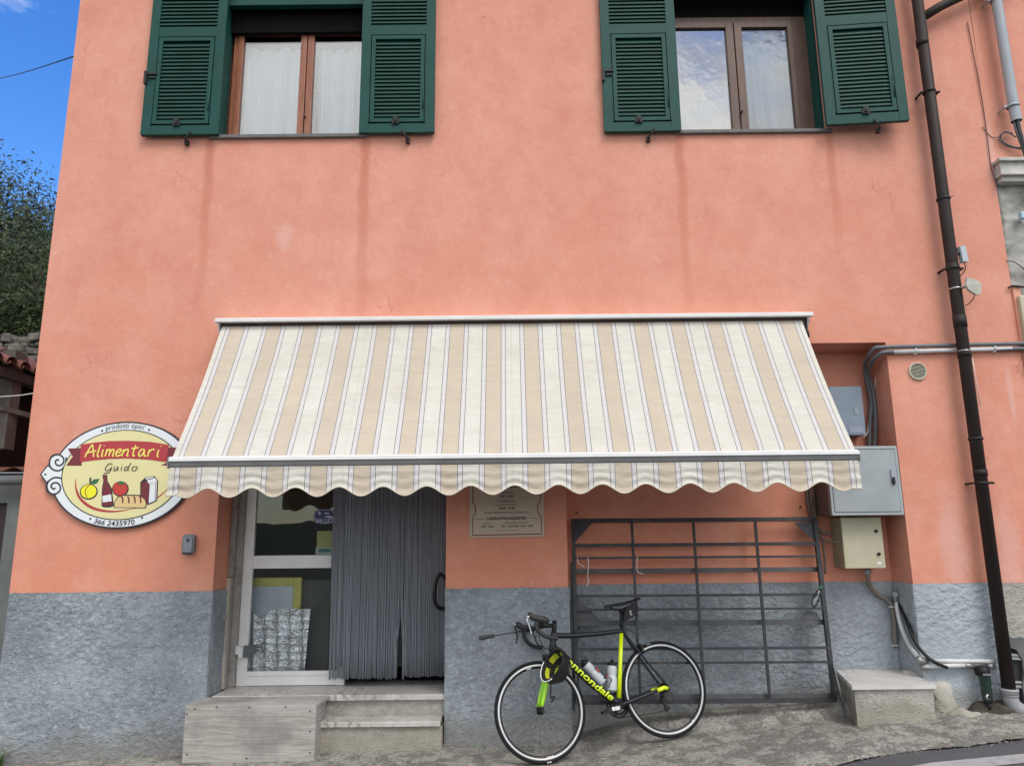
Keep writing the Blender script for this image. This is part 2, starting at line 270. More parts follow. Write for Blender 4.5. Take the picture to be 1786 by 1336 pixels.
def fabric():
    m, nt, p, N, L = nodes('striped_awning_fabric'); uv = N('ShaderNodeUVMap'); s = N('ShaderNodeSeparateXYZ'); L(uv.outputs[0], s.inputs[0]); u = s.outputs[0]
    P = .1483; u0 = add_math(N, L, 'ADD', add_math(N, L, 'SUBTRACT', u, .057), 10*2*P)
    f = add_math(N, L, 'FRACT', add_math(N, L, 'DIVIDE', u0, 2*P)); beige = add_math(N, L, 'LESS_THAN', f, .5)
    h = add_math(N, L, 'FRACT', add_math(N, L, 'DIVIDE', u0, P)); d = add_math(N, L, 'MULTIPLY', add_math(N, L, 'MINIMUM', h, add_math(N, L, 'SUBTRACT', 1.0, h)), P)
    g = N('ShaderNodeNewGeometry'); n1, _ = noise_n(N, L, g.outputs['Position'], 2.2, 7, .65, .3, .7)
    white = mixc(N, L, n1, (.66, .64, .58), (.58, .555, .485)); bei = mixc(N, L, n1, (.57, .49, .385), (.50, .43, .335))
    c = mixc(N, L, beige, white, bei); grp = add_math(N, L, 'LESS_THAN', d, .0195); c = mixc(N, L, grp, c, (.64, .625, .59))
    l1 = add_math(N, L, 'MULTIPLY', add_math(N, L, 'LESS_THAN', d, .0195), add_math(N, L, 'GREATER_THAN', d, .0138)); l2 = add_math(N, L, 'MULTIPLY', add_math(N, L, 'LESS_THAN', d, .0075), add_math(N, L, 'GREATER_THAN', d, .0045))
    c = mixc(N, L, add_math(N, L, 'MULTIPLY', l1, .95), c, (.19, .19, .235)); c = mixc(N, L, add_math(N, L, 'MULTIPLY', l2, .6), c, (.36, .35, .40))
    for su in (1.185, 2.345, 3.495):
        sm = add_math(N, L, 'LESS_THAN', add_math(N, L, 'ABSOLUTE', add_math(N, L, 'SUBTRACT', u, su)), .0028); c = mixc(N, L, add_math(N, L, 'MULTIPLY', sm, .35), c, (.42, .38, .30))
    # dirt: faint cross streaks
    mp1 = N('ShaderNodeMapping'); mp1.inputs['Scale'].default_value = (3, 3, 22); L(g.outputs['Position'], mp1.inputs[0]); n2, _ = noise_n(N, L, mp1.outputs[0], 1.2, 6, .7, .5, .75)
    c = mixc(N, L, add_math(N, L, 'MULTIPLY', n2, .38), c, (.47, .42, .34)); n9, _ = noise_n(N, L, g.outputs['Position'], 1.1, 9, .75, .52, .68); c = mixc(N, L, add_math(N, L, 'MULTIPLY', n9, .22), c, (.46, .42, .35))
    L(c, p.inputs['Base Color']); p.inputs['Roughness'].default_value = .85; p.inputs['Specular IOR Level'].default_value = .2
    tr = N('ShaderNodeBsdfTranslucent'); L(c, tr.inputs['Color']); ms = N('ShaderNodeMixShader'); ms.inputs[0].default_value = .05
    out = nt.nodes['Material Output']; L(p.outputs[0], ms.inputs[1]); L(tr.outputs[0], ms.inputs[2]); L(ms.outputs[0], out.inputs[0])
    wv = N('ShaderNodeTexNoise'); wv.inputs['Scale'].default_value = 5; wv.inputs['Detail'].default_value = 4; mp4 = N('ShaderNodeMapping'); mp4.inputs['Scale'].default_value = (1, 1, 3); L(g.outputs['Position'], mp4.inputs[0]); L(mp4.outputs[0], wv.inputs['Vector'])
    bb = N('ShaderNodeBump'); bb.inputs['Strength'].default_value = .7; bb.inputs['Distance'].default_value = .02; L(wv.outputs['Fac'], bb.inputs['Height']); L(bb.outputs[0], p.inputs['Normal'])
    return m
def glass(name, tint=(1, 1, 1), boost=1.0, bump=0, bsc=4, rg=.01):
    m, nt, p, N, L = nodes(name); nt.nodes.remove(p); t = N('ShaderNodeBsdfTransparent'); t.inputs[0].default_value = c4(tint); g = N('ShaderNodeBsdfGlossy'); g.inputs['Roughness'].default_value = rg
    f = N('ShaderNodeFresnel'); f.inputs[0].default_value = 1.5; k = add_math(N, L, 'MULTIPLY', f.outputs[0], boost, True); ms = N('ShaderNodeMixShader'); L(k, ms.inputs[0]); L(t.outputs[0], ms.inputs[1]); L(g.outputs[0], ms.inputs[2]); L(ms.outputs[0], nt.nodes['Material Output'].inputs[0])
    if bump:
        geo = N('ShaderNodeNewGeometry'); w = N('ShaderNodeTexNoise'); w.inputs['Scale'].default_value = bsc; L(geo.outputs['Position'], w.inputs['Vector']); bb = N('ShaderNodeBump'); bb.inputs['Strength'].default_value = bump; bb.inputs['Distance'].default_value = .01; L(w.outputs['Fac'], bb.inputs['Height']); L(bb.outputs[0], g.inputs['Normal']); L(bb.outputs[0], f.inputs['Normal'])
    return m
def foil():
    m = M('silver_foil', (.86, .86, .86), rough=.3, metal=.75, var=.3, vs=9, bump=1, bs=60); return m
WALL = plaster()
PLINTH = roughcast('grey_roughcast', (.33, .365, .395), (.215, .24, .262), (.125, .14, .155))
CEMENT = roughcast('weathered_cement', (.30, .29, .26), (.22, .21, .19), (.14, .13, .115), base_dirt=(.17, .16, .13))
BENCHC = roughcast('rough_lime_cement', (.42, .405, .37), (.32, .305, .275), (.19, .18, .16), base_dirt=(.24, .22, .165), zlow=.0)
MARBLE = marble('worn_marble', (.58, .56, .53), (.42, .395, .36), (.12, .11, .10))
MARBLEW = marble('pale_marble', (.62, .61, .585), (.50, .49, .47), (.22, .21, .20))
JAMB = marble('veined_grey_marble', (.33, .31, .285), (.25, .235, .215), (.12, .11, .10), sc_=2)
CREAM = M('cream_marble_edge', (.50, .46, .38), .6, var=.2, bump=.4)
PLY = plywood()
FAB = fabric(); PIPING = M('beige_piping', (.60, .53, .42), .8)
ALU = M('white_aluminium', (.72, .72, .71), .4, 0, .08, coat=.2); ALUD = M('grey_aluminium', (.20, .20, .20), .45, .1, .15)
SILVER = M('silver_grey_aluminium', (.36, .40, .45), .45, .2, .12, bump=.1)
GREEN = M('green_shutter_paint', (.004, .060, .050), .55, 0, .16, 5, bump=.15, bs=90, spec=.3)
GREEND = M('dark_green_louvre_paint', (.004, .052, .038), .6, 0, .18)
BLACK = M('black_plastic', (.009, .009, .010), .5, spec=.35); IRON = M('black_iron', (.02, .018, .018), .6, .2)
WOOD = M('reddish_brown_wood', (.30, .105, .048), .45, 0, .3, 5, stretch=(8, 8, .8), bump=.2, coat=.2); WOODD = M('dark_brown_wood', (.125, .070, .050), .5, 0, .3, 5, stretch=(8, 8, .8), bump=.2)
SLATE = M('grey_sill_stone', (.14, .14, .135), .7, 0, .25, 20, bump=.3)
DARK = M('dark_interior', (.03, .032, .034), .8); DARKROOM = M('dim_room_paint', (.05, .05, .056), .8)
CURT = M('white_net_curtain', (.80, .87, .96), .9, 0, .07, 4)  # bluish white: the sky's blue reflection is put into this colour
GLASS = glass('window_glass', (.93, .96, .98), 4.2); GLASS2 = glass('reflective_glass', (.85, .88, .88), 9, .075, 9, .035); GLASSD = glass('door_glass', (.94, .96, .97), 1.3); GLASS3 = glass('window_glass_dim', (.85, .88, .9), 3.0, .07, 11, .04)
PIPE = M('brown_painted_pipe', (.026, .018, .016), .62, 0, .25, 6, bump=.15, spec=.3); PVC = M('grey_pvc', (.30, .31, .32), .45, 0, .12); PVCW = M('white_pvc', (.62, .62, .62), .45, 0, .12); PVCD = M('dark_grey_conduit', (.14, .15, .165), .5, 0, .2)
BOXG = M('grey_meter_cabinet', (.36, .40, .42), .5, 0, .12, 4, bump=.12, bs=30); BOXS = M('blue_grey_meter_box', (.215, .265, .33), .45, 0, .1); BEIGE = M('beige_enamel', (.50, .47, .335), .45, 0, .1)
STEEL = M('dark_grey_painted_steel', (.030, .032, .038), .42, .3, .35, 10, bump=.3, bs=80, dirt=(.13, .10, .085), ds=6)
STEELR = M('grey_worn_steel', (.075, .077, .082), .5, .3, .35, 10, bump=.3, bs=80, dirt=(.14, .11, .09), ds=6)
STRING = M('white_string', (.80, .76, .74), .8)
FRAME = M('matte_black_paint', (.011, .014, .019), .42, 0, .1, spec=.4); NEON = M('neon_yellow_paint', (.72, .90, .005), .35, 0, .05, coat=.4); NEONG = M('neon_green_yellow_paint', (.42, .90, .015), .35, 0, .05, coat=.4)
RUBBER = M('tyre_rubber', (.011, .012, .013), .85, 0, .1, spec=.25); RIMB = M('black_rim', (.018, .018, .020), .35, .3); BRAKE = M('machined_rim_track', (.62, .62, .62), .35, .3, .1)
SPOKE = M('dark_spoke_steel', (.05, .05, .055), .4, .6); CHROME = M('bright_steel', (.55, .55, .56), .25, .9); WHITE = M('white_print', (.8, .8, .8), .5, 0, .02)
BOTTLE = M('frosted_plastic', (.50, .54, .56), .35, 0, .08); REDP = M('red_print', (.55, .03, .03), .5)
# ------------------------------------------------------------------ ground
GX = [(-60, -.5), (-12, -.28), (-3.9, -.115), (-2.3, -.03), (-.5, -.003), (.227, -.022), (1.155, .052), (1.9, .122), (2.5, .182), (3.6, .205), (12, .45), (60, 1.2)]
def gz(x):
    for (a, za), (b, zb) in zip(GX, GX[1:]):
        if x <= b: t = (x-a)/(b-a); return za+(zb-za)*t
    return GX[-1][1]
def edgeY(x): return max(-2.3, min(-.35, -.95+.17*(x-1.8)))
def ground_mats():
    m, nt, p, N, L = nodes('worn_concrete_pavement'); g = N('ShaderNodeNewGeometry'); pos = g.outputs['Position']
    a, _ = noise_n(N, L, pos, 1.5, 7, .65, .35, .65); b, br = noise_n(N, L, pos, 45, 5, .75, .44, .58); d, _ = noise_n(N, L, pos, 5, 12, .8, .5, .62)
    c = mixc(N, L, a, (.40, .38, .345), (.30, .285, .255)); c = mixc(N, L, add_math(N, L, 'MULTIPLY', b, .6), c, (.12, .112, .10)); c = mixc(N, L, add_math(N, L, 'MULTIPLY', d, .4), c, (.165, .15, .115))
    v = N('ShaderNodeTexVoronoi'); v.inputs['Scale'].default_value = 95; L(pos, v.inputs['Vector']); s1 = add_math(N, L, 'LESS_THAN', v.outputs['Distance'], .30); c = mixc(N, L, add_math(N, L, 'MULTIPLY', s1, .6), c, (.50, .48, .44))
    L(c, p.inputs['Base Color']); p.inputs['Roughness'].default_value = .95; p.inputs['Specular IOR Level'].default_value = .2
    h = add_math(N, L, 'ADD', br, add_math(N, L, 'MULTIPLY', d, 1.2)); bb = N('ShaderNodeBump'); bb.inputs['Strength'].default_value = .9; bb.inputs['Distance'].default_value = .008; L(h, bb.inputs['Height']); L(bb.outputs[0], p.inputs['Normal'])
    m2, nt, p, N, L = nodes('asphalt'); g = N('ShaderNodeNewGeometry'); pos = g.outputs['Position']; a, _ = noise_n(N, L, pos, 1.2, 6, .6, .3, .7); b, br = noise_n(N, L, pos, 110, 3, .6, .4, .65)
    c = mixc(N, L, a, (.082, .084, .090), (.062, .064, .069)); c = mixc(N, L, add_math(N, L, 'MULTIPLY', b, .5), c, (.12, .12, .125)); L(c, p.inputs['Base Color']); p.inputs['Roughness'].default_value = .9
    bb = N('ShaderNodeBump'); bb.inputs['Strength'].default_value = .8; bb.inputs['Distance'].default_value = .005; L(br, bb.inputs['Height']); L(bb.outputs[0], p.inputs['Normal'])
    return m, m2
PAVE, ASPH = ground_mats()
LINE = M('worn_white_road_paint', (.36, .36, .36), .8, 0, .2, 10, bump=.5, bs=120, dirt=(.16, .16, .165), ds=20)
def nz3(x, y, s, z=0): return noise.noise(Vector((x*s, y*s, z)))
def pave_z(x, y):
    e = edgeY(x); t = max(0, min(1, (y-e)/.12))
    z = gz(x)+.012*nz3(x, y, 2.5)+.006*nz3(x, y, 9, 3)+.004*nz3(x, y, 24, 7)
    z += -.022*max(0, -y)*1.0
    # a low cemented ramp along the foot of the house, breaking down to the gutter
    if x > .5: z += .075*min(1, (x-.5)/.5)*max(0, min(1, (y+.06+.05*nz3(x, 0, 3))/.16))*(1 if x < 2.6 else max(0, 1-(x-2.6)*2))
    z -= (1-t)*(.018+.02*max(0, nz3(x, y, 4, 9)))
    return z
mb = MB()
def pgrid(x0, x1, nx, ny):
    def fn(u, v):
        x = x0+(x1-x0)*u; e = edgeY(x)-.03*nz3(x, 5, 3.1)-.015*nz3(x, 5, 11); y = e+(1.2-e)*v**1.3; return Vector((x, y, pave_z(x, y)))
    mb.grid(fn, nx, ny)
pgrid(-4.6, 4.6, 520, 90); pgrid(-60, -4.6, 60, 10); pgrid(4.6, 60, 60, 10)
mb.build('pavement', PAVE, kind='structure')
mb = MB()
def road_pt(x, s, lift=0):
    y = edgeY(x)+.12-s; return Vector((x, y, gz(x)-.034-.02*max(0, -y)*(1 if s < 1 else 1)+.02*max(0, s-1)*1.0+lift+.003*nz3(x, y, 3)))
def rgrid(x0, x1, nx):
    mb.grid(lambda u, v: road_pt(x0+(x1-x0)*u, 9*v**1.6), nx, 40)
rgrid(-4.6, 4.6, 120); rgrid(-60, -4.6, 40); rgrid(4.6, 60, 40); mb.build('road', ASPH, kind='structure')
mb = MB(); mb.grid(lambda u, v: road_pt(-60+120*u, .345+.15*v, .005), 900, 3); mb.build('road_line', LINE, kind='structure')
GRASSG = M('dry_grass_ground', (.08, .085, .06), .95, 0, .3, .4, bump=1, bs=8)
mb = MB()
def far(u, v):
    x = -900+1800*u; y = -900+1800*v; return Vector((x, y, -1.2 - (0.3 if abs(x) < 60 and -14 < y < 3 else 0)))
mb.grid(far, 60, 60); mb.build('ground', GRASSG, kind='structure')
# far wooded hills across the valley behind the viewer (seen mirrored in the panes) 
HILL = M('wooded_hillside', (.035, .050, .022), .95, 0, .45, .05, bump=1, bs=.6)
mb = MB()
def hill(u, v):
    a = R_(180+200*(u-.5)); r = 150+130*v; h = (7+5*nz3(u*9, 0, 1)+1.6*nz3(u*60, 0, 1)+.8*nz3(u*240, 0, 1))*math.sin(min(1, v*1.3)*math.pi/2)
    return Vector((math.sin(a)*r, math.cos(a)*r, -1.5+h))
mb.grid(hill, 700, 8); mb.build('hills', HILL, kind='structure')
# ------------------------------------------------------------------ the pink house
XL, XR, ZP, ZT = -3.90, 4.185, 1.115, 7.3
house = thing('pink_house', (0, 0, 0), 'salmon pink plastered house with green shutters and a rough grey base', 'house')
def wall_holes(mb, xs, zs, holes, Y):
    for i in range(len(xs)-1):
        for j in range(len(zs)-1):
            cx, cz = (xs[i]+xs[i+1])/2, (zs[j]+zs[j+1])/2
            if any(a < cx < b and c < cz < d for a, b, c, d in holes): continue
            mb.quad((xs[i], Y, zs[j]), (xs[i+1], Y, zs[j]), (xs[i+1], Y, zs[j+1]), (xs[i], Y, zs[j+1]))
WINS = [(-2.575, -1.285, 4.955, 6.33), (1.49, 2.775, 4.955, 6.45)]
DOOR = (-2.33, -.529, -1, 2.32); NICHE = (.418, 3.08, -1, 3.04)
holes = WINS+[DOOR, NICHE]
xs = sorted({XL, XR} | {h[k] for h in holes for k in (0, 1)}); zs = sorted({ZP, ZT} | {h[k] for h in holes for k in (2, 3) if h[k] > ZP})
mb = MB(); wall_holes(mb, xs, zs, holes, 0)
for a, b, c, d in WINS:
    D = .3; mb.quad((a, 0, c), (a, D, c), (a, D, d), (a, 0, d)); mb.quad((b, 0, c), (b, D, c), (b, D, d), (b, 0, d)); mb.quad((a, 0, d), (b, 0, d), (b, D, d), (a, D, d)); mb.quad((a, 0, c), (b, 0, c), (b, D, c), (a, D, c))
a, b, _, d = DOOR; mb.quad((a, 0, ZP), (a, .42, ZP), (a, .42, d), (a, 0, d)); mb.quad((b, 0, ZP), (b, .42, ZP), (b, .42, d), (b, 0, d)); mb.quad((a, 0, d), (b, 0, d), (b, .42, d), (a, .42, d))
a, b, _, d = NICHE; ND = .33
mb.quad((a, 0, ZP), (a, ND, ZP), (a, ND, d), (a, 0, d)); mb.quad((b, 0, ZP), (b, ND, ZP), (b, ND, d), (b, 0, d)); mb.quad((a, 0, d), (b, 0, d), (b, ND, d), (a, ND, d)); mb.quad((a, ND, ZP), (b, ND, ZP), (b, ND, d), (a, ND, d))
mb.quad((XL, 0, -.6), (XL, 9, -.6), (XL, 9, ZT), (XL, 0, ZT)); mb.quad((XR+4, 9, -.6), (XL, 9, -.6), (XL, 9, ZT), (XR+4, 9, ZT))
mb.build('wall', WALL, house, fix=False)
# rough plinth, really relieved
def rough(p, s=1):
    q = Vector((p.x*11+p.z*3, p.y*11, p.z*21)); w = noise.noise(q*.6)*1.4
    a = 1-abs(noise.noise(q+Vector((w, 0, w))))*2.2; b = 1-abs(noise.noise(q*2.3+Vector((5, w, 2))))*2
    c = 1-abs(noise.noise(q*4.3+Vector((1, 7, w*.5))))*2
    k = .5+.9*max(0, noise.noise(q*.13)+.3)
    return (.0065*max(0, a)**2+.0065*max(0, b)+.0035*max(0, c))*k+.004*noise.noise(q*.25)
def patch(mb, P0, udir, ulen, z0, z1, nrm, step=.0105, fade0=True, fade1=True):
    nu, nv = max(2, int(ulen/step)), int((z1-z0)/step)
    P0, udir, nrm = Vector(P0), Vector(udir), Vector(nrm)
    def fn(u, v):
        p = P0+udir*(ulen*u); p = Vector((p.x, p.y, z0+(z1-z0)*v+(.004+.005*nz3(p.x*1.0+p.y, 0, 6)+.003*nz3(p.x+p.y, 3, 31) if v > .999 else 0))); k = min(1, (u*ulen/.015) if fade0 else 1, ((1-u)*ulen/.015) if fade1 else 1, 1)
        return p+nrm*(.004+rough(p)*k + (.006*nz3(p.x, p.z, 2.2)))
    mb.grid(fn, nu, nv)
mb = MB()
patch(mb, (XL, 0, 0), (1, 0, 0), -2.324-XL, -.35, ZP, (0, -1, 0))
patch(mb, (-.533, 0, 0), (1, 0, 0), .424+.533, -.25, ZP, (0, -1, 0))
patch(mb, (3.0735, 0, 0), (1, 0, 0), .6465, -.1, ZP, (0, -1, 0), fade1=False)
patch(mb, (-2.33, 0, 0), (0, 1, 0), .42, -.3, ZP, (1, 0, 0)); patch(mb, (.418, 0, 0), (0, 1, 0), .33, -.2, ZP, (1, 0, 0)); patch(mb, (3.08, 0, 0), (0, 1, 0), .33, -.1, ZP, (-1, 0, 0))
patch(mb, (.418, ND, 0), (1, 0, 0), 3.08-.418, -.1, ZP, (0, -1, 0))
patch(mb, (XL, 0, 0), (0, 1, 0), 1.0, -.4, ZP, (-1, 0, 0))
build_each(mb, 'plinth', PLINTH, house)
mb = MB(); patch(mb, (3.72, -.002, 0), (1, 0, 0), 1.3, .715, ZP, (0, -1, 0), fade0=False); mb.build('plinth_patch', CEMENT, house, label='beige grey unpainted roughcast right of the down pipe')
# roof eave and floor slab, dark room shells
mb = MB(); mb.box(XL-.35, XR+4, -.38, 9.3, ZT, ZT+.16); mb.build('roof', M('roof_boarding', (.30, .17, .10), .8), house)
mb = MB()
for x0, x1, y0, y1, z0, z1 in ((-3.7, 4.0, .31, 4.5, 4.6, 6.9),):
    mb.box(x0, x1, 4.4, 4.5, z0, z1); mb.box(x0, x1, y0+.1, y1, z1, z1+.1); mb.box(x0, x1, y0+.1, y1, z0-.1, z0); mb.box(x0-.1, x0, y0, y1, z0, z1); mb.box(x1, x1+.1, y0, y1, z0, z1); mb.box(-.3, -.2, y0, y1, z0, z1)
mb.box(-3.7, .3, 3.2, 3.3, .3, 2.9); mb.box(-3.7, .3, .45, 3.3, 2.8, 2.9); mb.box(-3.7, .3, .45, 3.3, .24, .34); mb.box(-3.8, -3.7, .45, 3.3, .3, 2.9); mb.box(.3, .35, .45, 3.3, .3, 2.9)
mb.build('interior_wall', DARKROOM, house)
# sills
def sill(x0, x1, z, parent):
    mb = MB(); mb.box(x0, x1, -.035, .16, z-.03, z, .003); return mb
# windows
def window(x0, x1, fx0, gl, gr, fx1, zt, matf, Y, curt_gap, glm, name_lab, toph):
    zb = 4.955; h0 = zb+.001
    mb = MB(); fw = .0
    g0a, g0b = gl; g1a, g1b = gr
    # outer frame
    mb.box(fx0, g0a-.045, Y, Y+.07, h0, zt+.11, .004); mb.box(g1b+.045, fx1, Y, Y+.07, h0, zt+.11, .004); mb.box(g0a-.045, g1b+.045, Y, Y+.07, zt+.045, zt+.11); mb.box(g0a-.045, g1b+.045, Y, Y+.07, h0, h0+.03)
    w = mb.build('window', matf, house, label=name_lab)
    for k, (a, b) in enumerate((gl, gr)):
        mb = MB(); m0 = .045 if k == 0 else (g1a-g0b)/2-.004; m1 = .045 if k == 1 else (g1a-g0b)/2-.004; y0 = Y-.012
        mb.box(a-m0, a, y0, y0+.06, h0+.02, zt+.05, .006); mb.box(b, b+m1, y0, y0+.06, h0+.02, zt+.05, .006); mb.box(a, b, y0+.002, y0+.058, zt, zt+.05); mb.box(a, b, y0+.002, y0+.058, h0+.02, h0+.075)
        mb.build('sash', matf, w)
        mb = MB(); mb.box(a-.003, b+.003, y0+.028, y0+.034, h0+.07, zt+.003); mb.build('pane', glm if k == 0 or glm is GLASS else GLASS3, w)
        cl, crr = curt_gap[k]; mb = MB(); ph = random.random()*6
        def fn(u, v, cl=cl, crr=crr, ph=ph, a=a, b=b):
            xx = a-.02+(b-a+.04)*(cl+(crr-cl)*u); xx += (.03 if k == 1 else -.015)*(1-v)*(1-u if k == 1 else u)
            return Vector((xx, y0+.10+.022*math.sin(u*22+ph+v*.6)+.012*math.sin(u*47+ph*2-v), h0+.05+(toph[k]-h0-.05)*v))
        mb.grid(fn, 70, 16); mb.build('curtain', CURT, w)
    mb = MB(); mb.tube([((g0b+g1a)/2+.01, Y-.015, h0+.26), ((g0b+g1a)/2+.01, Y-.05, h0+.26)], .008); mb.build('knob', IRON, w)
    sill(x0-.035, x1+.035, 4.958, w).build('sill', SLATE, w)
    return w
window(-2.575, -1.285, -2.527, (-2.437, -1.91), (-1.787, -1.32), -1.29, 6.075, WOOD, .15, ((.03, 1.0), (.06, 1.0)), GLASS, 'window in reddish brown wood with white curtains', (5.98, 5.96))
window(1.49, 2.775, 1.495, (1.54, 2.004), (2.153, 2.575), 2.77, 6.09, WOODD, .15, ((0, .96), (0, 1.0)), GLASS2, 'window in dark brown wood mirroring the sky in its left pane', (5.95, 6.0))
# roller recess / green jamb frames
mb = MB(); 
mb.box(-2.575, -2.545, .03, .15, 4.96, 6.32); mb.box(-1.315, -1.287, .03, .15, 4.96, 6.32); mb.box(-2.575, -1.285, -.012, .05, 6.255, 6.33)
mb.build('shutter_frame', GREEN, house)
mb = MB(); mb.box(1.492, 1.515, .03, .15, 4.96, 6.44); mb.box(2.745, 2.773, .03, .15, 4.96, 6.44); mb.box(1.492, 2.773, -.01, .05, 6.33, 6.40); mb.build('shutter_frame', GREEN, house)
mb = MB(); mb.box(-2.543, -1.317, .095, .136, at(500, 57, .095).z, 6.25); mb.box(-2.543, -1.317, .139, .28, 6.19, 6.325); mb.box(1.517, 2.743, .16, .28, 6.205, 6.44); build_each(mb, 'roller_box', M('black_lintel', (.006, .006, .007), .9, spec=.1), house)
# shutters
def shutter(hinge, tip, z0, lab, side_latch=False, rightside=False):
    P0, P1 = Vector(hinge), Vector(tip); P0.z = P1.z = 0; U = (P1-P0).normalized(); w = (P1-P0).length; Nn = Vector((U.y, -U.x, 0)); Nn = Nn if Nn.y < 0 else -Nn
    T = .042; H = 1.62
    def P(u, v, d): return P0+U*u+Nn*d+Vector((0, 0, z0+v))
    def bx(mb, u0, u1, v0, v1, d0, d1): mb.add([P(u, v, d) for v in (v0, v1) for u, d in ((u0, d0), (u1, d0), (u1, d1), (u0, d1))], [(0, 3, 2, 1), (4, 5, 6, 7), (0, 1, 5, 4), (1, 2, 6, 5), (2, 3, 7, 6), (3, 0, 4, 7)])
    mb = MB(); S = .078
    bx(mb, 0, S, 0, H, 0, T); bx(mb, w-S, w, 0, H, 0, T); bx(mb, S, w-S, 0, .085, .001, T-.003); bx(mb, S, w-S, .955, 1.05, .001, T-.003); bx(mb, S, w-S, H-.09, H, .001, T-.003)
    # thin proud bead round the leaf and the flap rebate
    for a, b, c, d in ((S, S+.006, .10, .95), (w-S-.006, w-S, .10, .95)): bx(mb, a, b, c, d, 0, T+.002)
    leaf = mb.build('shutter', GREEN, house, label=lab)
    mb = MB(); f = .034; u0, u1, v0, v1 = S+.014, w-S-.014, .098, .942
    bx(mb, u0, u0+f, v0, v1, .006, T+.004); bx(mb, u1-f, u1, v0, v1, .006, T+.004); bx(mb, u0+f, u1-f, v0, v0+f, .007, T+.003); bx(mb, u0+f, u1-f, v1-f, v1, .007, T+.003)
    flap = mb.build('flap_frame', GREEN, leaf)
    def slats(ua, ub, va, vb):
        mb = MB(); n = round((vb-va)/.0365)
        for i in range(n):
            v = va+(i+.5)*(vb-va)/n; h = .029
            a = [P(ua, v+h, .006), P(ub, v+h, .006), P(ub, v-h, T-.004), P(ua, v-h, T-.004)]; t = Vector((0, 0, .005))
            mb.add([p for p in a]+[p-t for p in a], [(0, 1, 2, 3), (7, 6, 5, 4), (0, 4, 5, 1), (1, 5, 6, 2), (2, 6, 7, 3), (3, 7, 4, 0)])
        bx(mb, ua, ub, va, vb, -.0, .002)
        return mb
    slats(u0+f, u1-f, v0+f, v1-f).build('louvres', GREEND, leaf); slats(S, w-S, 1.05, H-.09).build('louvres', GREEND, leaf)
    mb = MB(); uc = w*.5+(.03 if rightside else -.01)
    bx(mb, uc-.03, uc+.03, .075, .125, T, T+.012); mb.tube([P(uc, .10, T), P(uc, .10, T+.03)], .012); bx(mb, uc-.02, uc+.02, .118, .140, T+.002, T+.016)
    mb.build('latch', IRON, leaf)
    mb = MB(); um = w*.62 if not rightside else w*.4
    q = [P(um-.03, .02, .05), P(um-.02, -.01, .05), P(um, -.035, .045), P(um+.015, -.055, .02), P(um+.015, -.055, -.06)]; mb.tube(smooth_path(q, 4), .009); bx(mb, um+.0, um+.03, -.08, -.035, -.02, .012)
    mb.build('wall_hook', IRON, leaf)
    if side_latch:
        mb = MB(); e = w-.0 if side_latch == 'tip' else 0; s = -1 if side_latch == 'tip' else 1
        bx(mb, min(e-s*.006, e+s*.018), max(e-s*.006, e+s*.018), .48, .60, T-.01, T+.025); bx(mb, min(e, e+s*.10), max(e, e+s*.10), .57, .585, T+.006, T+.018); bx(mb, min(e+s*.03, e+s*.09), max(e+s*.03, e+s*.09), .535, .55, T+.002, T+.014); mb.build('bolt', IRON, leaf)
    mb = MB(); uh = .062 if not rightside else .062
    for vv in (.30, .42): bx(mb, S-.012 if rightside else w-S-.0, S+.012 if rightside else w-S+.0, vv, vv+.03, T, T+.01) if False else None
    mb.tube([P(u1-.008 if not rightside else u0+.008, .22, T+.006), P(u1-.008 if not rightside else u0+.008, .42, T+.006)], .006); mb.build('stay_rod', GREEND, leaf)
    return leaf
shutter((-2.523, -.028, 0), (-3.196, -.028, 0), 4.945, 'shutter on the far left, left of the red brown window', 'tip', True)
shutter((-1.305, -.024, 0), (-.652, -.024, 0), 4.945, 'shutter right of the red brown window')
shutter((1.488, -.025, 0), (.825, -.018, 0), 4.935, 'shutter left of the dark brown window, scuffed edges', 'tip', True)
shutter((2.735, -.075, 0), (3.415, -.135, 0), 4.945, 'shutter at the far right, swung slightly off the wall')
# door recess: marble jambs, door, threshold
mb = MB(); mb.box(-2.328, -2.288, .285, .41, .352, 1.205, .004); mb.box(-2.328, -2.286, .285, .41, 1.209, 2.3, .004); mb.box(-2.288, -2.245, .34, .43, .352, 2.3, .003); mb.build('door_jamb', JAMB, house)
mb = MB(); mb.box(-2.329, -2.300, .276, .287, .352, 1.204); mb.build('jamb_edge', CREAM, house)
mb = MB(); Yd = .395
mb.box(-2.245, -2.165, Yd, Yd+.05, .352, 2.31, .004); mb.box(-1.44, -1.375, Yd, Yd+.05, .352, 2.31, .004); mb.box(-2.165, -1.44, Yd+.002, Yd+.048, .354, .462, .003); mb.box(-2.165, -1.44, Yd+.002, Yd+.048, 1.268, 1.372, .003); mb.box(-2.165, -.575, Yd+.002, Yd+.048, 2.2, 2.31)
mb.box(-2.165, -1.40, Yd-.006, Yd+.002, .43, .437)
door = mb.build('door', ALU, house, label='white aluminium glazed door panel on the left half of the doorway')
mb = MB(); mb.box(-2.166, -1.439, Yd+.02, Yd+.026, .461, 1.269); mb.build('pane', GLASSD, door)
mb = MB(); mb.box(-2.166, -1.439, Yd+.02, Yd+.026, 1.371, 2.201); mb.build('pane', GLASSD, door)
mb = MB(); mb.box(-2.285, -2.215, Yd-.05, Yd-.001, .60, .665, .006); mb.box(-2.225, -2.19, Yd-.055, Yd-.001, .575, .65, .006); mb.build('hinge', ALU, door)
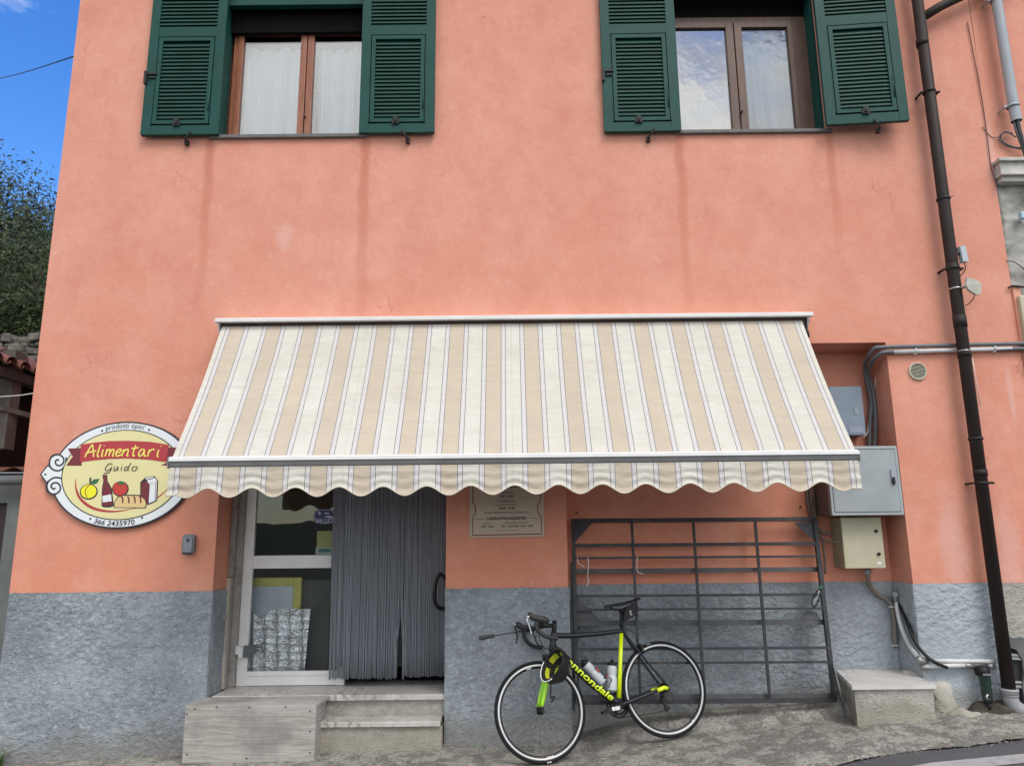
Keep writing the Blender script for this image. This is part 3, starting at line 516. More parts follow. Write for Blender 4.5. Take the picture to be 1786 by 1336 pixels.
mb = MB(); mb.prism([(-2.19, Yd-.03, .665), (-2.085, Yd-.03, .668), (-2.088, Yd-.03, .63), (-2.105, Yd-.03, .595), (-2.14, Yd-.03, .575), (-2.19, Yd-.03, .573)], (0, .028, 0)); mb.build('floor_stop', M('dark_glass_grey', (.10, .11, .12), .3), door)
# open leaf and its black pull handle on the right
mb = MB(); hp = [at(778, 1060, .22), at(766, 1060, .2), at(759, 1050, .19), at(758, 1035, .18), at(760, 1018, .18), at(764, 1006, .19), at(769, 1001, .2), at(778, 1009, .22)]
mb.tube(smooth_path(hp, 5), .015, 12); mb.build('pull_handle', BLACK, house)
# steps
st = thing('stone_steps', (-.95, 0, .0), 'worn marble and cement doorsteps right of the wooden box', 'steps')
mb = MB()
def slab(mb, x0, x1, y0, y1, z0, z1, jit=.004):
    def fn(u, v): return None
    n = 40; vs = []; 
    for i in range(n+1):
        x = x0+(x1-x0)*i/n; j = jit*nz3(x, z1, 14); k = jit*nz3(x, z0, 30, 4)
        vs += [Vector((x, y0+j, z0)), Vector((x, y0+j*.6, z1-.005+k*.3)), Vector((x, y0+.006+j, z1)), Vector((x, y1, z1)), Vector((x, y1, z0))]
    fs = [(i*5+k, i*5+(k+1) % 5, (i+1)*5+(k+1) % 5, (i+1)*5+k) for i in range(n) for k in range(5)]+[tuple(range(5)), tuple(n*5+k for k in reversed(range(5)))]
    mb.add(vs, fs)
slab(mb, -2.285, -.531, .012, .60, .312, .350); mb.build('top_tread', MARBLE, st)
mb = MB(); slab(mb, -1.46, -.55, -.135, .06, .158, .192, .006); mb.build('lower_tread', MARBLE, st)
mb = MB()
def cem(u, v): p = Vector((-1.47+.94*u, .05-.012*0, .192+.12*v)); p.y += -.006*nz3(p.x, p.z, 18); return p
mb.grid(cem, 60, 10)
def cem2(u, v): p = Vector((-1.45+.91*u, -.105, -.12+.278*v)); p.y += -.010*nz3(p.x, p.z, 9)-.03*(1-v); return p
mb.grid(cem2, 60, 16); mb.quad((-.541, -.11, -.1), (-.541, .05, -.1), (-.541, .05, .158), (-.541, -.11, .158)); mb.quad((-1.45, -.11, -.1), (-1.45, .05, -.1), (-1.45, .05, .158), (-1.45, -.11, .158)); mb.build('riser', BENCHC, st)
# wooden box step
wb = thing('wooden_step', (-1.89, -.14, -.04), 'weathered plywood box step below the glazed door', 'step')
mb = MB(); mb.box(-2.352, -1.420, -.292, -.272, -.035, .345, .002); mb.build('front_board', PLY, wb)
mb = MB(); mb.box(-1.442, -1.421, -.271, .01, -.035, .325, .001); mb.build('side_board', PLY, wb)
mb = MB(); mb.box(-2.350, -2.329, -.271, .002, -.035, .325); mb.build('side_board', PLY, wb)
mb = MB(); mb.prism([(-2.352, -.271, .326), (-1.418, -.271, .326), (-1.395, .011, .326), (-2.327, .011, .326)], (0, 0, .020)); mb.build('top_board', PLY, wb)
mb = MB()
for px, py in ((340, 1236), (378, 1233), (435, 1233), (498, 1232), (541, 1240), (541, 1275), (326, 1245), (326, 1315), (430, 1322), (541, 1312)):
    p = at(px, py, -.2925); mb.tube([p, p+Vector((0, -.002, 0))], .0055, 8)
build_each(mb, 'screw', IRON, wb)
# marble bench on the right
bn = thing('stone_bench', (2.75, 0, .15), 'low cement bench with a white marble top below the beige box', 'bench')
B4 = [Vector((2.40, -.315, 0)), Vector((3.005, -.31, 0)), Vector((3.075, .325, 0)), Vector((2.555, .325, 0))]
mb = MB(); mb.prism([p+Vector((0, 0, .412)) for p in B4], (0, 0, .03)); mb.build('top_slab', MARBLEW, bn)
mb = MB(); Q = [Vector((2.425, -.29, 0)), Vector((2.99, -.285, 0)), Vector((3.06, .32, 0)), Vector((2.575, .32, 0))]
def side_face(a, b, n):
    nn = Vector(((b-a).y, -(b-a).x, 0)).normalized()
    def fn(u, v): p = a.lerp(b, u); p = Vector((p.x, p.y, .0+.412*v)); return p+nn*(.006*nz3(p.x+p.y, p.z, 14)+.004*nz3(p.x+p.y, p.z, 40)+.02*(1-v)*0)
    mb.grid(fn, n, 24)
side_face(Q[0], Q[1], 50); side_face(Q[3], Q[0], 50); side_face(Q[1], Q[2], 50); mb.build('base', BENCHC, bn)
# cement skim that runs over the wall foot and down behind the bench end
mb = MB(); sk = smooth_path([at(1585, 1168, .12), at(1612, 1174, .04), at(1634, 1182, .0), at(1644, 1205, -.02), at(1650, 1235, -.03), at(1652, 1262, -.05)], 6)
def skim(u, v):
    i = min(int(v*(len(sk)-1)), len(sk)-2); p = sk[i].lerp(sk[i+1], v*(len(sk)-1)-i); a = 2*math.pi*u; r = (.05+.035*v)*(1+.25*nz3(p.x*9+math.cos(a), p.z*9, 2+math.sin(a)*.4))
    return p+Vector((math.cos(a)*r*1.1, math.sin(a)*r*.55, math.sin(a)*r*.35-.02+math.cos(a)*r*.0))
mb.grid(skim, 24, 60); mb.build('cement_skim', BENCHC, house)
mb = MB()
def lump(c, r, seed):
    def fn(u, v):
        th = u*2*math.pi; ph = v*math.pi*.5; d = Vector((math.cos(th)*math.cos(ph), math.sin(th)*math.cos(ph), math.sin(ph))); k = 1+.35*nz3(d.x*1.5+seed, d.y*1.5, 1.3, d.z*1.5)
        return Vector(c)+Vector((d.x*r[0]*k, d.y*r[1]*k, d.z*r[2]*k))
    mb.grid(fn, 28, 10)
lump((3.30, -.10, .16), (.13, .09, .07), 1); mb.build('mortar_lump', BENCHC, label='broken pale slab of mortar on the ground right of the bench', cat='rubble')
mb = MB(); lump((3.56, -.04, .15), (.22, .14, .12), 5); mb.build('mortar_lump', M('dark_damp_earth', (.06, .052, .04), .95, 0, .4, 20, bump=1, bs=40), label='dark damp lump of earth under the water filter', cat='rubble')
# ------------------------------------------------------------------ neighbouring house at the right
nb = thing('neighbour_house', (5, 0, 0), 'edge of the neighbouring house with bare stone at the right', 'house')
mb = MB()
cx = [(1690, 0), (1700, 70), (1712, 170), (1722, 240), (1728, 290)]
pts = [at(x, y, -.003) for x, y in cx]; pts[0].z = 7.3
for a, b in zip(pts, pts[1:]): mb.quad(a, b, Vector((7, -.003, b.z)), Vector((7, -.003, a.z)))
mb.build('wall', WALL, nb, fix=False)
mb = MB(); 
def stone(u, v):
    z = 4.45-(4.45-3.02)*v; x0 = 4.19+.03*nz3(1, z, 5); p = Vector((x0+1.5*u, .0, z)); p.y = .03-.028*noise.fractal(Vector((p.x*6, 0, p.z*7)), 1, 2, 5)+.02*(u < .01); return p
mb.grid(stone, 80, 80); mb.build('stone_wall', M('old_rubble_stone', (.46, .45, .41), .9, 0, .35, 5, bump=1, bs=30, col2=(.24, .23, .21), dirt=(.10, .095, .085), ds=4), nb)
mb = MB(); mb.box(4.19, 7, -.005, .06, -.5, 3.02); mb.box(4.18, 4.24, -.02, .06, 3.0, 3.5); mb.build('lower_wall', WALL, nb)
mb = MB()
for z0, z1, o in ((4.60, 4.63, .105), (4.50, 4.60, .075), (4.475, 4.50, .095), (4.43, 4.475, .06)): mb.box(4.20-(o-.06)*.6, 7, -o, .05, z0, z1, .004)
mb.build('cornice', M('weathered_white_stone', (.52, .51, .48), .8, 0, .2, 8, bump=.6, bs=40, dirt=(.22, .21, .19), ds=7), nb)
mb = MB(); a = at(1778, 515, -.06); mb.box(a.x, a.x+.6, -.06, .0, a.z-.62, a.z, .01); mb.build('meter_door', BEIGE, nb)
# concrete cheek wall with a broken hole
mb = MB(); 
zt = at(1752, 1116, -.16).z; x0 = 3.71
outer = [(x0, .70), (x0+.06, .70), (4.6, .66), (4.6, -.1), (x0, -.1)]
mb.prism([(3.705, -.03, .71), (5.4, -.03, .66), (5.4, -.03, .0), (3.80, -.03, .0), (3.80, -.03, .22), (3.795, -.03, .36), (3.82, -.03, .46), (3.825, -.03, .56), (3.79, -.03, .63), (3.705, -.03, .66)], (0, .03, 0)); mb.build('cheek_wall', M('grey_smooth_render', (.135, .135, .14), .9, 0, .2, 4, bump=.3), nb)
mb = MB(); mb.box(3.69, 3.86, .004, .01, .1, .70); mb.build('hole', DARK, nb)
mb = MB()
for z in (.595, .57, .40, .37): mb.tube([(3.66, -.008, z), (3.83, -.012, z-.01)], .012, 8)
build_each(mb, 'pipe', PVC, nb)
# ------------------------------------------------------------------ awning
aw = thing('awning', (0, -.1, 3.2), 'large awning striped in cream and beige with a scalloped edge over the shop door', 'awning')
mb = MB(); mb.prism([(-2.375, 0, 3.262), (-2.375, -.203, 3.246), (-2.375, -.213, 3.238), (-2.375, -.213, 3.214), (-2.375, -.20, 3.210), (-2.375, 0, 3.236)], (4.795, 0, 0)); mb.build('cassette', ALU, aw)
mb = MB(); mb.box(-2.34, 2.375, -.155, -.002, 3.09, 3.22); mb.build('roller_housing', M('dark_brown_housing', (.07, .035, .03), .6), aw)
mb = MB(); mb.prism([(-2.365, 0, 3.235), (-2.365, -.19, 3.216), (-2.365, -.13, 3.12), (-2.365, -.05, 3.05), (-2.365, 0, 3.02)], (.014, 0, 0)); mb.prism([(2.385, 0, 3.235), (2.385, -.19, 3.216), (2.385, -.13, 3.12), (2.385, -.05, 3.05), (2.385, 0, 3.02)], (.014, 0, 0)); build_each(mb, 'end_plate', ALU, aw)
FT, FB = Vector((0, -.16, 3.185)), Vector((0, -.845, 2.045)); AX0, AX1 = -2.335, 2.345; BX0, BX1 = -2.345, 2.36
def fab_pt(u, v):
    p = FT.lerp(FB, v); p.x = (AX0+(AX1-AX0)*u)*(1-v)+(BX0+(BX1-BX0)*u)*v
    sag = .020*math.sin(math.pi*v)+.004*nz3(u*16, v*3, 1, 2)+.0035*nz3(u*60, v*2.0, 1, 5)*v+.0035*nz3(u*7+v*4, v*14, 1, 8)*v
    return p-Vector((0, -.857, .515))*sag
us = {}
mb = MB(); mb.grid(fab_pt, 260, 26); o = mb.build('fabric', FAB, aw)
def setuv(o, fn):
    uv = o.data.uv_layers.new(name='UVMap')
    for lp in o.data.loops: uv.data[lp.index].uv = fn(lp.vertex_index)
setuv(o, lambda i: ((i % 261)/260*4.705, (i//261)/26))
mb = MB()
mb.prism([(BX0-.004, -.835, 2.068), (BX0-.004, -.868, 2.062), (BX0-.004, -.878, 2.054), (BX0-.004, -.880, 2.032), (BX0-.004, -.84, 2.0305)], (BX1-BX0+.012, 0, 0)); mb.build('front_bar', ALU, aw)
mb = MB(); mb.prism([(BX0-.002, -.838, 2.031), (BX0-.002, -.874, 2.030), (BX0-.002, -.866, 1.998), (BX0-.002, -.858, 1.988), (BX0-.002, -.838, 1.986)], (BX1-BX0+.008, 0, 0)); mb.build('front_bar_face', ALUD, aw)
mb = MB(); mb.box(BX1+.003, BX1+.012, -.878, -.832, 1.984, 2.062, .003); mb.box(BX0-.014, BX0-.005, -.878, -.832, 1.984, 2.062, .003); build_each(mb, 'end_cap', ALUD, aw)
P_ = .1483
def val_bottom(s): return 1.815-.030*math.cos(2*math.pi*(s-.057-P_/2)/(2*P_))     # lowest at the middle of every beige stripe
def val_pt(u, v):
    s = 4.705*u; x = BX0+s; z1 = 1.990; z0 = val_bottom(s)
    if s < .057: z0 = val_bottom(.057)+.0*s
    if s > 4.655: z0 = val_bottom(4.655)
    z0 = 1.815-.031*math.cos(2*math.pi*(min(max(s, .02), 4.68)-.057-P_/2)/(2*P_)) if .06 < s < 4.64 else 1.800
    z = z1+(z0-z1)*v
    y = -.866-.010*v+v*(.006*math.sin(s*14)+.007*nz3(s*3, v*2, 1, 3))+.0035*math.sin(v*17+2*nz3(s*2, 0, 1))*(1+nz3(s*6, 0, 1))*(.4+v)
    return Vector((x, y, z))
mb = MB(); mb.grid(val_pt, 520, 14); o = mb.build('valance', FAB, aw); setuv(o, lambda i: ((i % 521)/520*4.705, (i//521)/14))
mb = MB(); mb.tube([val_pt(i/500, 1.0)+Vector((0, -.002, 0)) for i in range(501)], .0048, 6); mb.build('piping', PIPING, aw)
mb = MB()
for sx_ in (-1, 1):
    q = [(sx_*1.9, -.06, 3.02), (sx_*1.35, -.42, 2.35), (sx_*1.95, -.82, 2.01)]; mb.bar(q[0], q[1], .03, .055); mb.bar(q[1], q[2], .03, .055)
build_each(mb, 'folding_arm', ALU, aw, per=2)
mb = MB(); a = at(1404, 560, -.15); mb.tube([at(1405, 556, -.13), at(1406, 562, -.13)], .03, 10); q = [at(1405, 560, -.15), at(1406, 572, -.15), at(1404, 577, -.15), at(1409, 584, -.15)]; mb.tube(smooth_path(q, 4), [.012]*13, 8); mb.tube([at(1408, 576, -.15), at(1409, 588, -.15)], [.010, .017], 10); mb.build('crank_eye', BLACK, aw)
# ------------------------------------------------------------------ flat printed layers traced at real size
class Flat:
    def __init__(s, fn): s.fn = fn; s.mb = MB(); s.ly = 0
    def P(s, x, y, k): p = s.fn(x, y); return p+Vector((0, -.0012*k, 0))
    def poly(s, pts, k): s.mb.add([s.P(x, y, k) for x, y in pts], [tuple(range(len(pts)))])
    def ell(s, cx, cy, rx, ry, k, rot=0, n=72): s.poly([(cx+rx*math.cos(t)*math.cos(rot)-ry*math.sin(t)*math.sin(rot), cy+rx*math.cos(t)*math.sin(rot)+ry*math.sin(t)*math.cos(rot)) for t in [2*math.pi*i/n for i in range(n)]], k)
    def stroke(s, pts, w, k, sm=6):
        q = [(p.x, p.y) for p in smooth_path([(a, b, 0) for a, b in pts], sm)] if sm else pts
        n = len(q); ws = w if callable(w) else (lambda t: w); vs = []
        for i in range(n):
            a = q[max(i-1, 0)]; b = q[min(i+1, n-1)]; dx, dy = b[0]-a[0], b[1]-a[1]; l = math.hypot(dx, dy) or 1; h = ws(i/(n-1))/2
            kk = k+s.ly+.006*i; vs += [s.P(q[i][0]-dy/l*h, q[i][1]+dx/l*h, kk), s.P(q[i][0]+dy/l*h, q[i][1]-dx/l*h, kk)]
        s.ly += .035; s.mb.add(vs, [(2*i, 2*i+1, 2*i+3, 2*i+2) for i in range(n-1)])
    def build(s, name, m, parent): return s.mb.build(name, m, parent)
def pm(name, c, r=.4): return M(name, c, r, 0, .03, 3)
SB, SW, SCR, SRED, SDR = pm('sign_black', (.018, .02, .03)), pm('sign_white', (.76, .80, .82)), pm('sign_cream', (.76, .70, .36)), pm('sign_red', (.44, .035, .045)), pm('sign_dark_red', (.17, .018, .028))
SY, SYL, SG, SBR, SPK = pm('sign_text_yellow', (.86, .74, .16)), pm('sign_lemon', (.86, .80, .02)), pm('sign_green', (.02, .14, .05)), pm('sign_bread', (.74, .54, .25)), pm('sign_tomato', (.55, .045, .03))
YS = -.032
def Sg(zx, zy): return at(50+zx/6.072, 720+zy/6.073, YS)
sg = thing('shop_sign', (-3.1, -.02, 1.6), 'oval cream and white shop sign with red ribbon, fruit and scrolled left end', 'sign')
SC = Vector((-3.097, YS, 2.0195)); 
def SE(rx, rz, n=110, t0=0, t1=2*math.pi): return [SC+Vector((rx*math.cos(t0+(t1-t0)*i/n), 0, rz*math.sin(t0+(t1-t0)*i/n))) for i in range(n)]
AO, BO = .562, .4225
mb = MB(); mb.prism(SE(AO, BO), (0, .028, 0))
def disc3(mb, c, r, d0, dep, n=40): mb.prism([c+Vector((r*math.cos(2*math.pi*i/n), d0, r*math.sin(2*math.pi*i/n))) for i in range(n)], (0, dep, 0))
c1, c2 = Sg(306, 528), Sg(268, 775); px = 1/6.07/222
disc3(mb, c1, 92*px, .0005, .026); disc3(mb, c2, 92*px, .001, .025)
mb.prism([Sg(118, 650)+Vector((0, .0015, 0)), Sg(196, 552)+Vector((0, .0015, 0)), Sg(330, 560)+Vector((0, .0015, 0)), Sg(400, 650)+Vector((0, .0015, 0)), Sg(330, 740)+Vector((0, .0015, 0)), Sg(184, 752)+Vector((0, .0015, 0))], (0, .024, 0))
board = mb.build('board', SB, sg)
def ell3(mb, rx, rz, k, n=110): mb.add([p+Vector((0, -.0012*k, 0)) for p in SE(rx, rz, n)], [tuple(range(n))])
mb = MB(); ell3(mb, AO-.013, BO-.013, 1); f = Flat(Sg)
f.ell(306, 528, 78, 76, 1.2); f.ell(268, 775, 78, 76, 1.3); f.poly([(136, 650), (204, 566), (240, 590), (300, 612), (392, 600), (392, 690), (300, 678), (240, 690), (190, 728)], 1.1); f.mb.add(mb.v, mb.f); f.build('white_ring', SW, sg)
f = Flat(Sg)
f.stroke([(400, 470), (392, 540), (350, 600), (290, 612), (236, 580), (222, 520), (250, 458), (310, 440), (365, 470), (372, 520), (340, 555), (300, 552), (285, 520), (300, 498), (325, 500)], 17, 2)
f.stroke([(372, 705), (320, 686), (262, 690), (208, 730), (196, 790), (225, 845), (280, 860), (330, 825), (335, 775), (300, 740), (255, 748), (240, 780), (262, 805), (285, 795)], 17, 2); f.ell(178, 652, 11, 11, 2)
mb = MB(); ell3(mb, AO-.083, BO-.066, 2); f.mb.add(mb.v, mb.f)
for x, y in ((780, 190), (1276, 181), (655, 1120), (1203, 1109)): f.ell(x, y, 11, 11, 3)
f.build('outlines', SB, sg)
mb = MB(); ell3(mb, AO-.092, BO-.074, 3); mb.build('cream_field', SCR, sg)
f = Flat(Sg); f.poly([(418, 378), (566, 372), (566, 560), (400, 560), (470, 462)], 4); f.poly([(1460, 366), (1575, 366), (1630, 400), (1560, 560), (1400, 556), (1460, 530)], 4); build_each(f.mb, 'ribbon_tail', SDR, sg)
f = Flat(Sg); tp = [(556, 338), (700, 315), (850, 300), (1060, 296), (1300, 308), (1490, 340)]; bt = [(1455, 522), (1300, 498), (1060, 482), (850, 488), (700, 502), (548, 522)]; f.poly(tp+bt, 5); f.build('ribbon', SRED, sg)
f = Flat(Sg)
f.stroke([(500, 700), (505, 800), (545, 900), (640, 985), (760, 1030), (920, 1043), (1110, 1015)], lambda t: 4+26*math.sin(math.pi*min(1, t*1.02)), 4); f.stroke([(1120, 1010), (1330, 920), (1460, 820), (1510, 765)], lambda t: 18*(1-t)+2, 4); f.build('swoosh', SRED, sg)
f = Flat(Sg)
f.ell(640, 835, 95, 82, 4.5, -.15); f.ell(975, 805, 88, 80, 4.5, -.1); f.poly([(785, 655), (835, 655), (838, 720), (885, 800), (905, 985), (860, 1000), (800, 1000), (775, 985), (780, 800), (795, 720)], 4.5)
f.poly([(1185, 735), (1235, 685), (1335, 668), (1375, 725), (1365, 930), (1270, 975), (1185, 900)], 4.5); f.poly([(905, 1005), (905, 950), (950, 885), (1010, 865), (1180, 868), (1240, 910), (1258, 960), (1245, 1010)], 4.5)
f.stroke([(662, 765), (655, 720), (660, 685)], 18, 5); f.build('picture_outline', SB, sg)
f = Flat(Sg); f.ell(640, 832, 83, 71, 5.5, -.15); f.build('plum', SYL, sg)
f = Flat(Sg); f.stroke([(650, 765), (615, 800), (605, 850), (625, 895)], 7, 6.5); 
for x in (1000, 1065, 1130, 1190): f.stroke([(x-14, 885), (x, 905), (x+2, 955)], 15, 7.5)
f.stroke([(1240, 712), (1325, 690)], 6, 7.5, 0); f.stroke([(1280, 755), (1350, 735), (1345, 930)], 5, 8, 0); build_each(f.mb, 'picture_line', SDR, sg)
f = Flat(Sg); f.poly([(655, 745), (690, 705), (755, 698), (725, 745), (690, 755)], 5.8); f.poly([(948, 745), (985, 722), (1025, 735), (1000, 762), (965, 760)], 6.5); f.build('leaf', SG, sg)
f = Flat(Sg); f.ell(973, 803, 77, 70, 5.5, -.1); f.build('tomato', SPK, sg)
f = Flat(Sg); f.poly([(792, 660), (828, 660), (830, 722), (877, 800), (893, 975), (805, 990), (785, 975), (790, 800), (803, 722)], 5.5); f.poly([(1197, 742), (1262, 722), (1285, 760), (1270, 960), (1195, 890)], 5.5); build_each(f.mb, 'dark_shape', SDR, sg)
f = Flat(Sg); f.poly([(785, 880), (878, 862), (885, 935), (790, 948)], 6.2); f.poly([(1255, 715), (1345, 690), (1362, 730), (1355, 925), (1275, 958), (1288, 765)], 6.2); f.poly([(1245, 690), (1325, 676), (1330, 690), (1245, 706)], 6.2); build_each(f.mb, 'paper_label', SW, sg)
f = Flat(Sg); f.poly([(915, 1000), (915, 952), (955, 895), (1010, 877), (1178, 880), (1232, 918), (1248, 962), (1238, 1002)], 6.8); f.build('bread', SBR, sg)
def strokes(f, L_, w, k):
    for s in L_: f.stroke(s, w, k, 5)
ALI = [[(600, 470), (625, 425), (660, 365), (682, 342), (690, 400), (694, 468)], [(608, 432), (650, 418), (722, 402)],
 [(768, 336), (752, 385), (735, 440), (738, 466), (752, 458)], [(797, 388), (785, 430), (782, 462), (792, 456)], [(808, 345), (804, 352)],
 [(838, 386), (826, 425), (815, 462)], [(826, 425), (850, 392), (868, 390), (868, 410), (855, 460)], [(862, 430), (888, 394), (908, 392), (908, 412), (895, 458), (908, 452)],
 [(925, 430), (960, 420), (985, 402), (980, 386), (958, 390), (935, 415), (930, 445), (948, 460), (985, 440)],
 [(1015, 386), (1003, 425), (992, 460)], [(1003, 425), (1035, 392), (1058, 390), (1060, 410), (1046, 456), (1062, 450)],
 [(1140, 345), (1122, 395), (1110, 440), (1114, 458), (1132, 450)], [(1095, 378), (1130, 376), (1170, 368)],
 [(1232, 392), (1205, 388), (1180, 412), (1170, 445), (1182, 460), (1212, 440), (1234, 396), (1226, 440), (1234, 460), (1248, 452)],
 [(1285, 390), (1275, 425), (1265, 464)], [(1275, 425), (1300, 396), (1325, 388), (1338, 396)],
 [(1385, 392), (1372, 430), (1368, 464), (1380, 458)], [(1410, 352), (1406, 360)]]
f = Flat(Sg); strokes(f, ALI, 15, 7); f.build('ribbon_lettering', SY, sg)
GUI = [[(892, 548), (872, 536), (842, 550), (822, 580), (818, 605), (838, 612), (868, 596), (884, 572)], [(884, 572), (872, 610), (845, 636), (800, 640)],
 [(918, 566), (908, 592), (910, 612), (928, 606), (950, 572)], [(955, 566), (946, 600), (956, 612)], [(992, 570), (984, 600), (990, 612)], [(1002, 545), (998, 550)],
 [(1058, 574), (1034, 572), (1018, 595), (1024, 612), (1046, 604), (1066, 568), (1088, 530)], [(1066, 568), (1058, 598), (1070, 610)],
 [(1130, 570), (1106, 576), (1098, 600), (1112, 614), (1140, 604), (1156, 582), (1146, 570), (1130, 570)]]
f = Flat(Sg); strokes(f, GUI, 8, 7); f.build('name_lettering', SB, sg)
def ring_text(body, a0, a1, rx, rz, h, shear, k, up=True, bold=0):
    mb = MB()
    def fn(u, v):
        t = a0+(a1-a0)*u; s = 1 if up else -1; return SC+Vector(((rx+s*h*v)*math.cos(t), -.0012*k, (rz+s*h*v)*math.sin(t)))
    fit_text(mb, body, fn, 1, 1, shear, bold); return mb
ring_text('prodotti tipici', R_(109), R_(73.5), AO-.067, BO-.052, .042, .12, 3).build('upper_lettering', SB, sg)
ring_text('366 2435970', R_(-110.5), R_(-75), AO-.022, BO-.022, .040, .1, 3, False, .012).build('telephone_number', SB, sg)
mb = MB(); mb.box(-3.4, -3.36, -.006, 0, 1.95, 2.05); mb.box(-2.8, -2.76, -.006, 0, 1.95, 2.05); build_each(mb, 'bracket', ALU, sg)
# ------------------------------------------------------------------ opening hours plaque
pq = thing('opening_hours_board', (-.05, 0, 1.5), 'beige opening hours board half hidden by the awning edge', 'notice board')
mb = MB(); mb.box(-.345, .241, -.016, -.001, 1.502, 2.02, .002); mb.build('board', M('beige_board', (.52, .43, .33), .6, 0, .05), pq)
PX = lambda zx: at(780+zx/6.68, 900, -.017).x
PZ = lambda zy: at(880, 840+zy/6.68, -.017).z
def pq_pt(x, y): return Vector((PX(x), -.0165, PZ(y)))
f = Flat(pq_pt)
bl = [(297, -140), (297, 240), (318, 262), (332, 300), (332, 345), (318, 385), (297, 408), (297, 622), (1098, 612), (1094, 405), (1065, 380), (1052, 340), (1052, 290), (1065, 258), (1088, 235), (1088, -140)]
f.stroke(bl[:8], 9, 1, 0); f.stroke([(293, 620), (1102, 612)], 12, 1, 0); f.stroke(bl[8:], 9, 1, 0); f.build('border', SDR, pq)
def line(mb, body, x0, x1, y, h, bold=0.0, shear=0): fit_text(mb, body, lambda u, v: Vector((PX(x0+(x1-x0)*u), -.0178, PZ(y-h*v))), 1, 1, shear, bold)
mb = MB()
line(mb, 'ORARIO', 600, 860, 72, 42, .03); line(mb, 'MATTINO:', 625, 768, 136, 22); line(mb, '7,30 - 12,30', 612, 776, 180, 26, .03); line(mb, 'POMERIGGIO', 600, 788, 238, 22); line(mb, '(DA MARTEDI A SABATO)', 560, 825, 275, 17); line(mb, '16,30 - 19,30', 603, 788, 320, 26, .03)
line(mb, 'CHIUSO DOMENICA E LUNEDI POMERIGGIO', 432, 958, 368, 22); line(mb, 'LADENÖFFNUNGSZEITEN', 460, 930, 442, 32, .03, .25)
line(mb, 'MONTAG', 408, 520, 494, 20); line(mb, '7,30 - 12,30', 392, 540, 530, 22, .03); line(mb, 'DIENSTAG - SAMSTAG', 672, 942, 488, 20); line(mb, '7,30 - 12,30 UND 16,30 - 19,30', 620, 1000, 528, 22, .03); line(mb, 'SONNTAG UND MONTAG NACHMITTAG', 570, 828, 570, 12); build_each(mb, 'lettering', SB, pq)
f = Flat(pq_pt); f.stroke([(315, 430), (445, 430)], 4, 1, 0); f.stroke([(945, 427), (1075, 425)], 4, 1, 0); f.build('rule', SB, pq)
# ------------------------------------------------------------------ small things on the left wall and in the door
mb = MB()
def rbox(mb, cx, cz, w, h, y0, y1, r, n=6):
    pts = []
    for sx_, sz_, a0 in ((1, 1, 0), (-1, 1, 90), (-1, -1, 180), (1, -1, 270)):
        for i in range(n+1): a = R_(a0+90*i/n); pts.append((cx+sx_*(w/2-r)+r*math.cos(a), y0, cz+sz_*(h/2-r)+r*math.sin(a)))
    mb.prism(pts, (0, y1-y0, 0))
kb = thing('key_safe', (-2.53, 0, 1.4), 'small grey key box on the pink wall left of the door', 'key safe')
rbox(mb, -2.527, 1.473, .092, .155, -.045, 0, .03); mb.build('body', M('grey_key_box', (.17, .185, .21), .45, 0, .1), kb)
mb = MB(); rbox(mb, -2.527, 1.468, .066, .12, -.053, -.045, .02); mb.build('cover', M('grey_key_cover', (.24, .26, .30), .4), kb)
mb = MB(); mb.box(-2.535, -2.518, -.056, -.053, 1.49, 1.505); mb.box(-2.523, -2.516, -.056, -.053, 1.505, 1.52); mb.box(-2.54, -2.533, -.056, -.053, 1.505, 1.52); mb.box(-2.565, -2.49, -.055, -.045, 1.398, 1.412); mb.build('marking', SB, kb)
YD = Yd+.017
def dpt(x, y): return at(x, y, YD)
def Zd(zx, zy): return at(300+zx/2.694, 840+zy/2.694, YD)
stk = thing('round_sticker', (-1.6, YD, 1.7), 'dark blue eight sided sticker reading SAN LUCA on the door glass', 'sticker')
f = Flat(Zd); f.poly([(675, 135), (700, 128), (740, 128), (768, 140), (775, 165), (765, 190), (730, 200), (700, 200), (672, 188), (664, 162)], 1); f.build('background', pm('sticker_blue', (.035, .04, .13)), stk)
f = Flat(Zd); f.stroke([(680, 138), (704, 132), (738, 132), (764, 144), (770, 165), (761, 186), (730, 196), (702, 196), (676, 184), (669, 162), (680, 138)], 1.8, 2, 0); f.ell(694, 148, 6, 8, 2); f.ell(728, 148, 12, 4, 2); f.poly([(712, 164), (740, 158), (766, 168), (768, 174), (735, 170)], 2)
mb = f.mb; fit_text(mb, 'SAN LUCA', lambda u, v: Zd(674+88*u, 192-19*v)+Vector((0, -.003, 0)), 1, 1, 0, .03); mb.build('lettering', pm('sticker_print', (.45, .47, .60)), stk)
yn = thing('yellow_notice', (-1.6, YD, 1.4), 'yellow paper notice with green strip behind the door glass', 'notice')
YN = Yd+.034
def Zn(zx, zy): return at(300+zx/2.694, 840+zy/2.694, YN)
f = Flat(Zn); f.poly([(682, 232), (756, 230), (758, 310), (680, 310)], 1); f.build('sheet', pm('yellow_paper', (.55, .50, .14)), yn)
f = Flat(Zn); f.poly([(676, 308), (758, 308), (756, 342), (674, 340)], 1.5); f.build('white_strip', pm('pale_paper', (.55, .58, .45)), yn)
f = Flat(Zn); f.poly([(690, 314), (745, 314), (745, 331), (690, 331)], 2.5); f.build('green_print', pm('green_print', (.05, .22, .20)), yn)
mb = MB(); a = Zn(643, 272); a.y = .85; mb.box(a.x-.035, a.x+.035, 1.2, 1.21, a.z-.05, a.z+.05); mb.build('light_switch', SW, label='small white switch plate inside the shop behind the door glass', cat='switch')
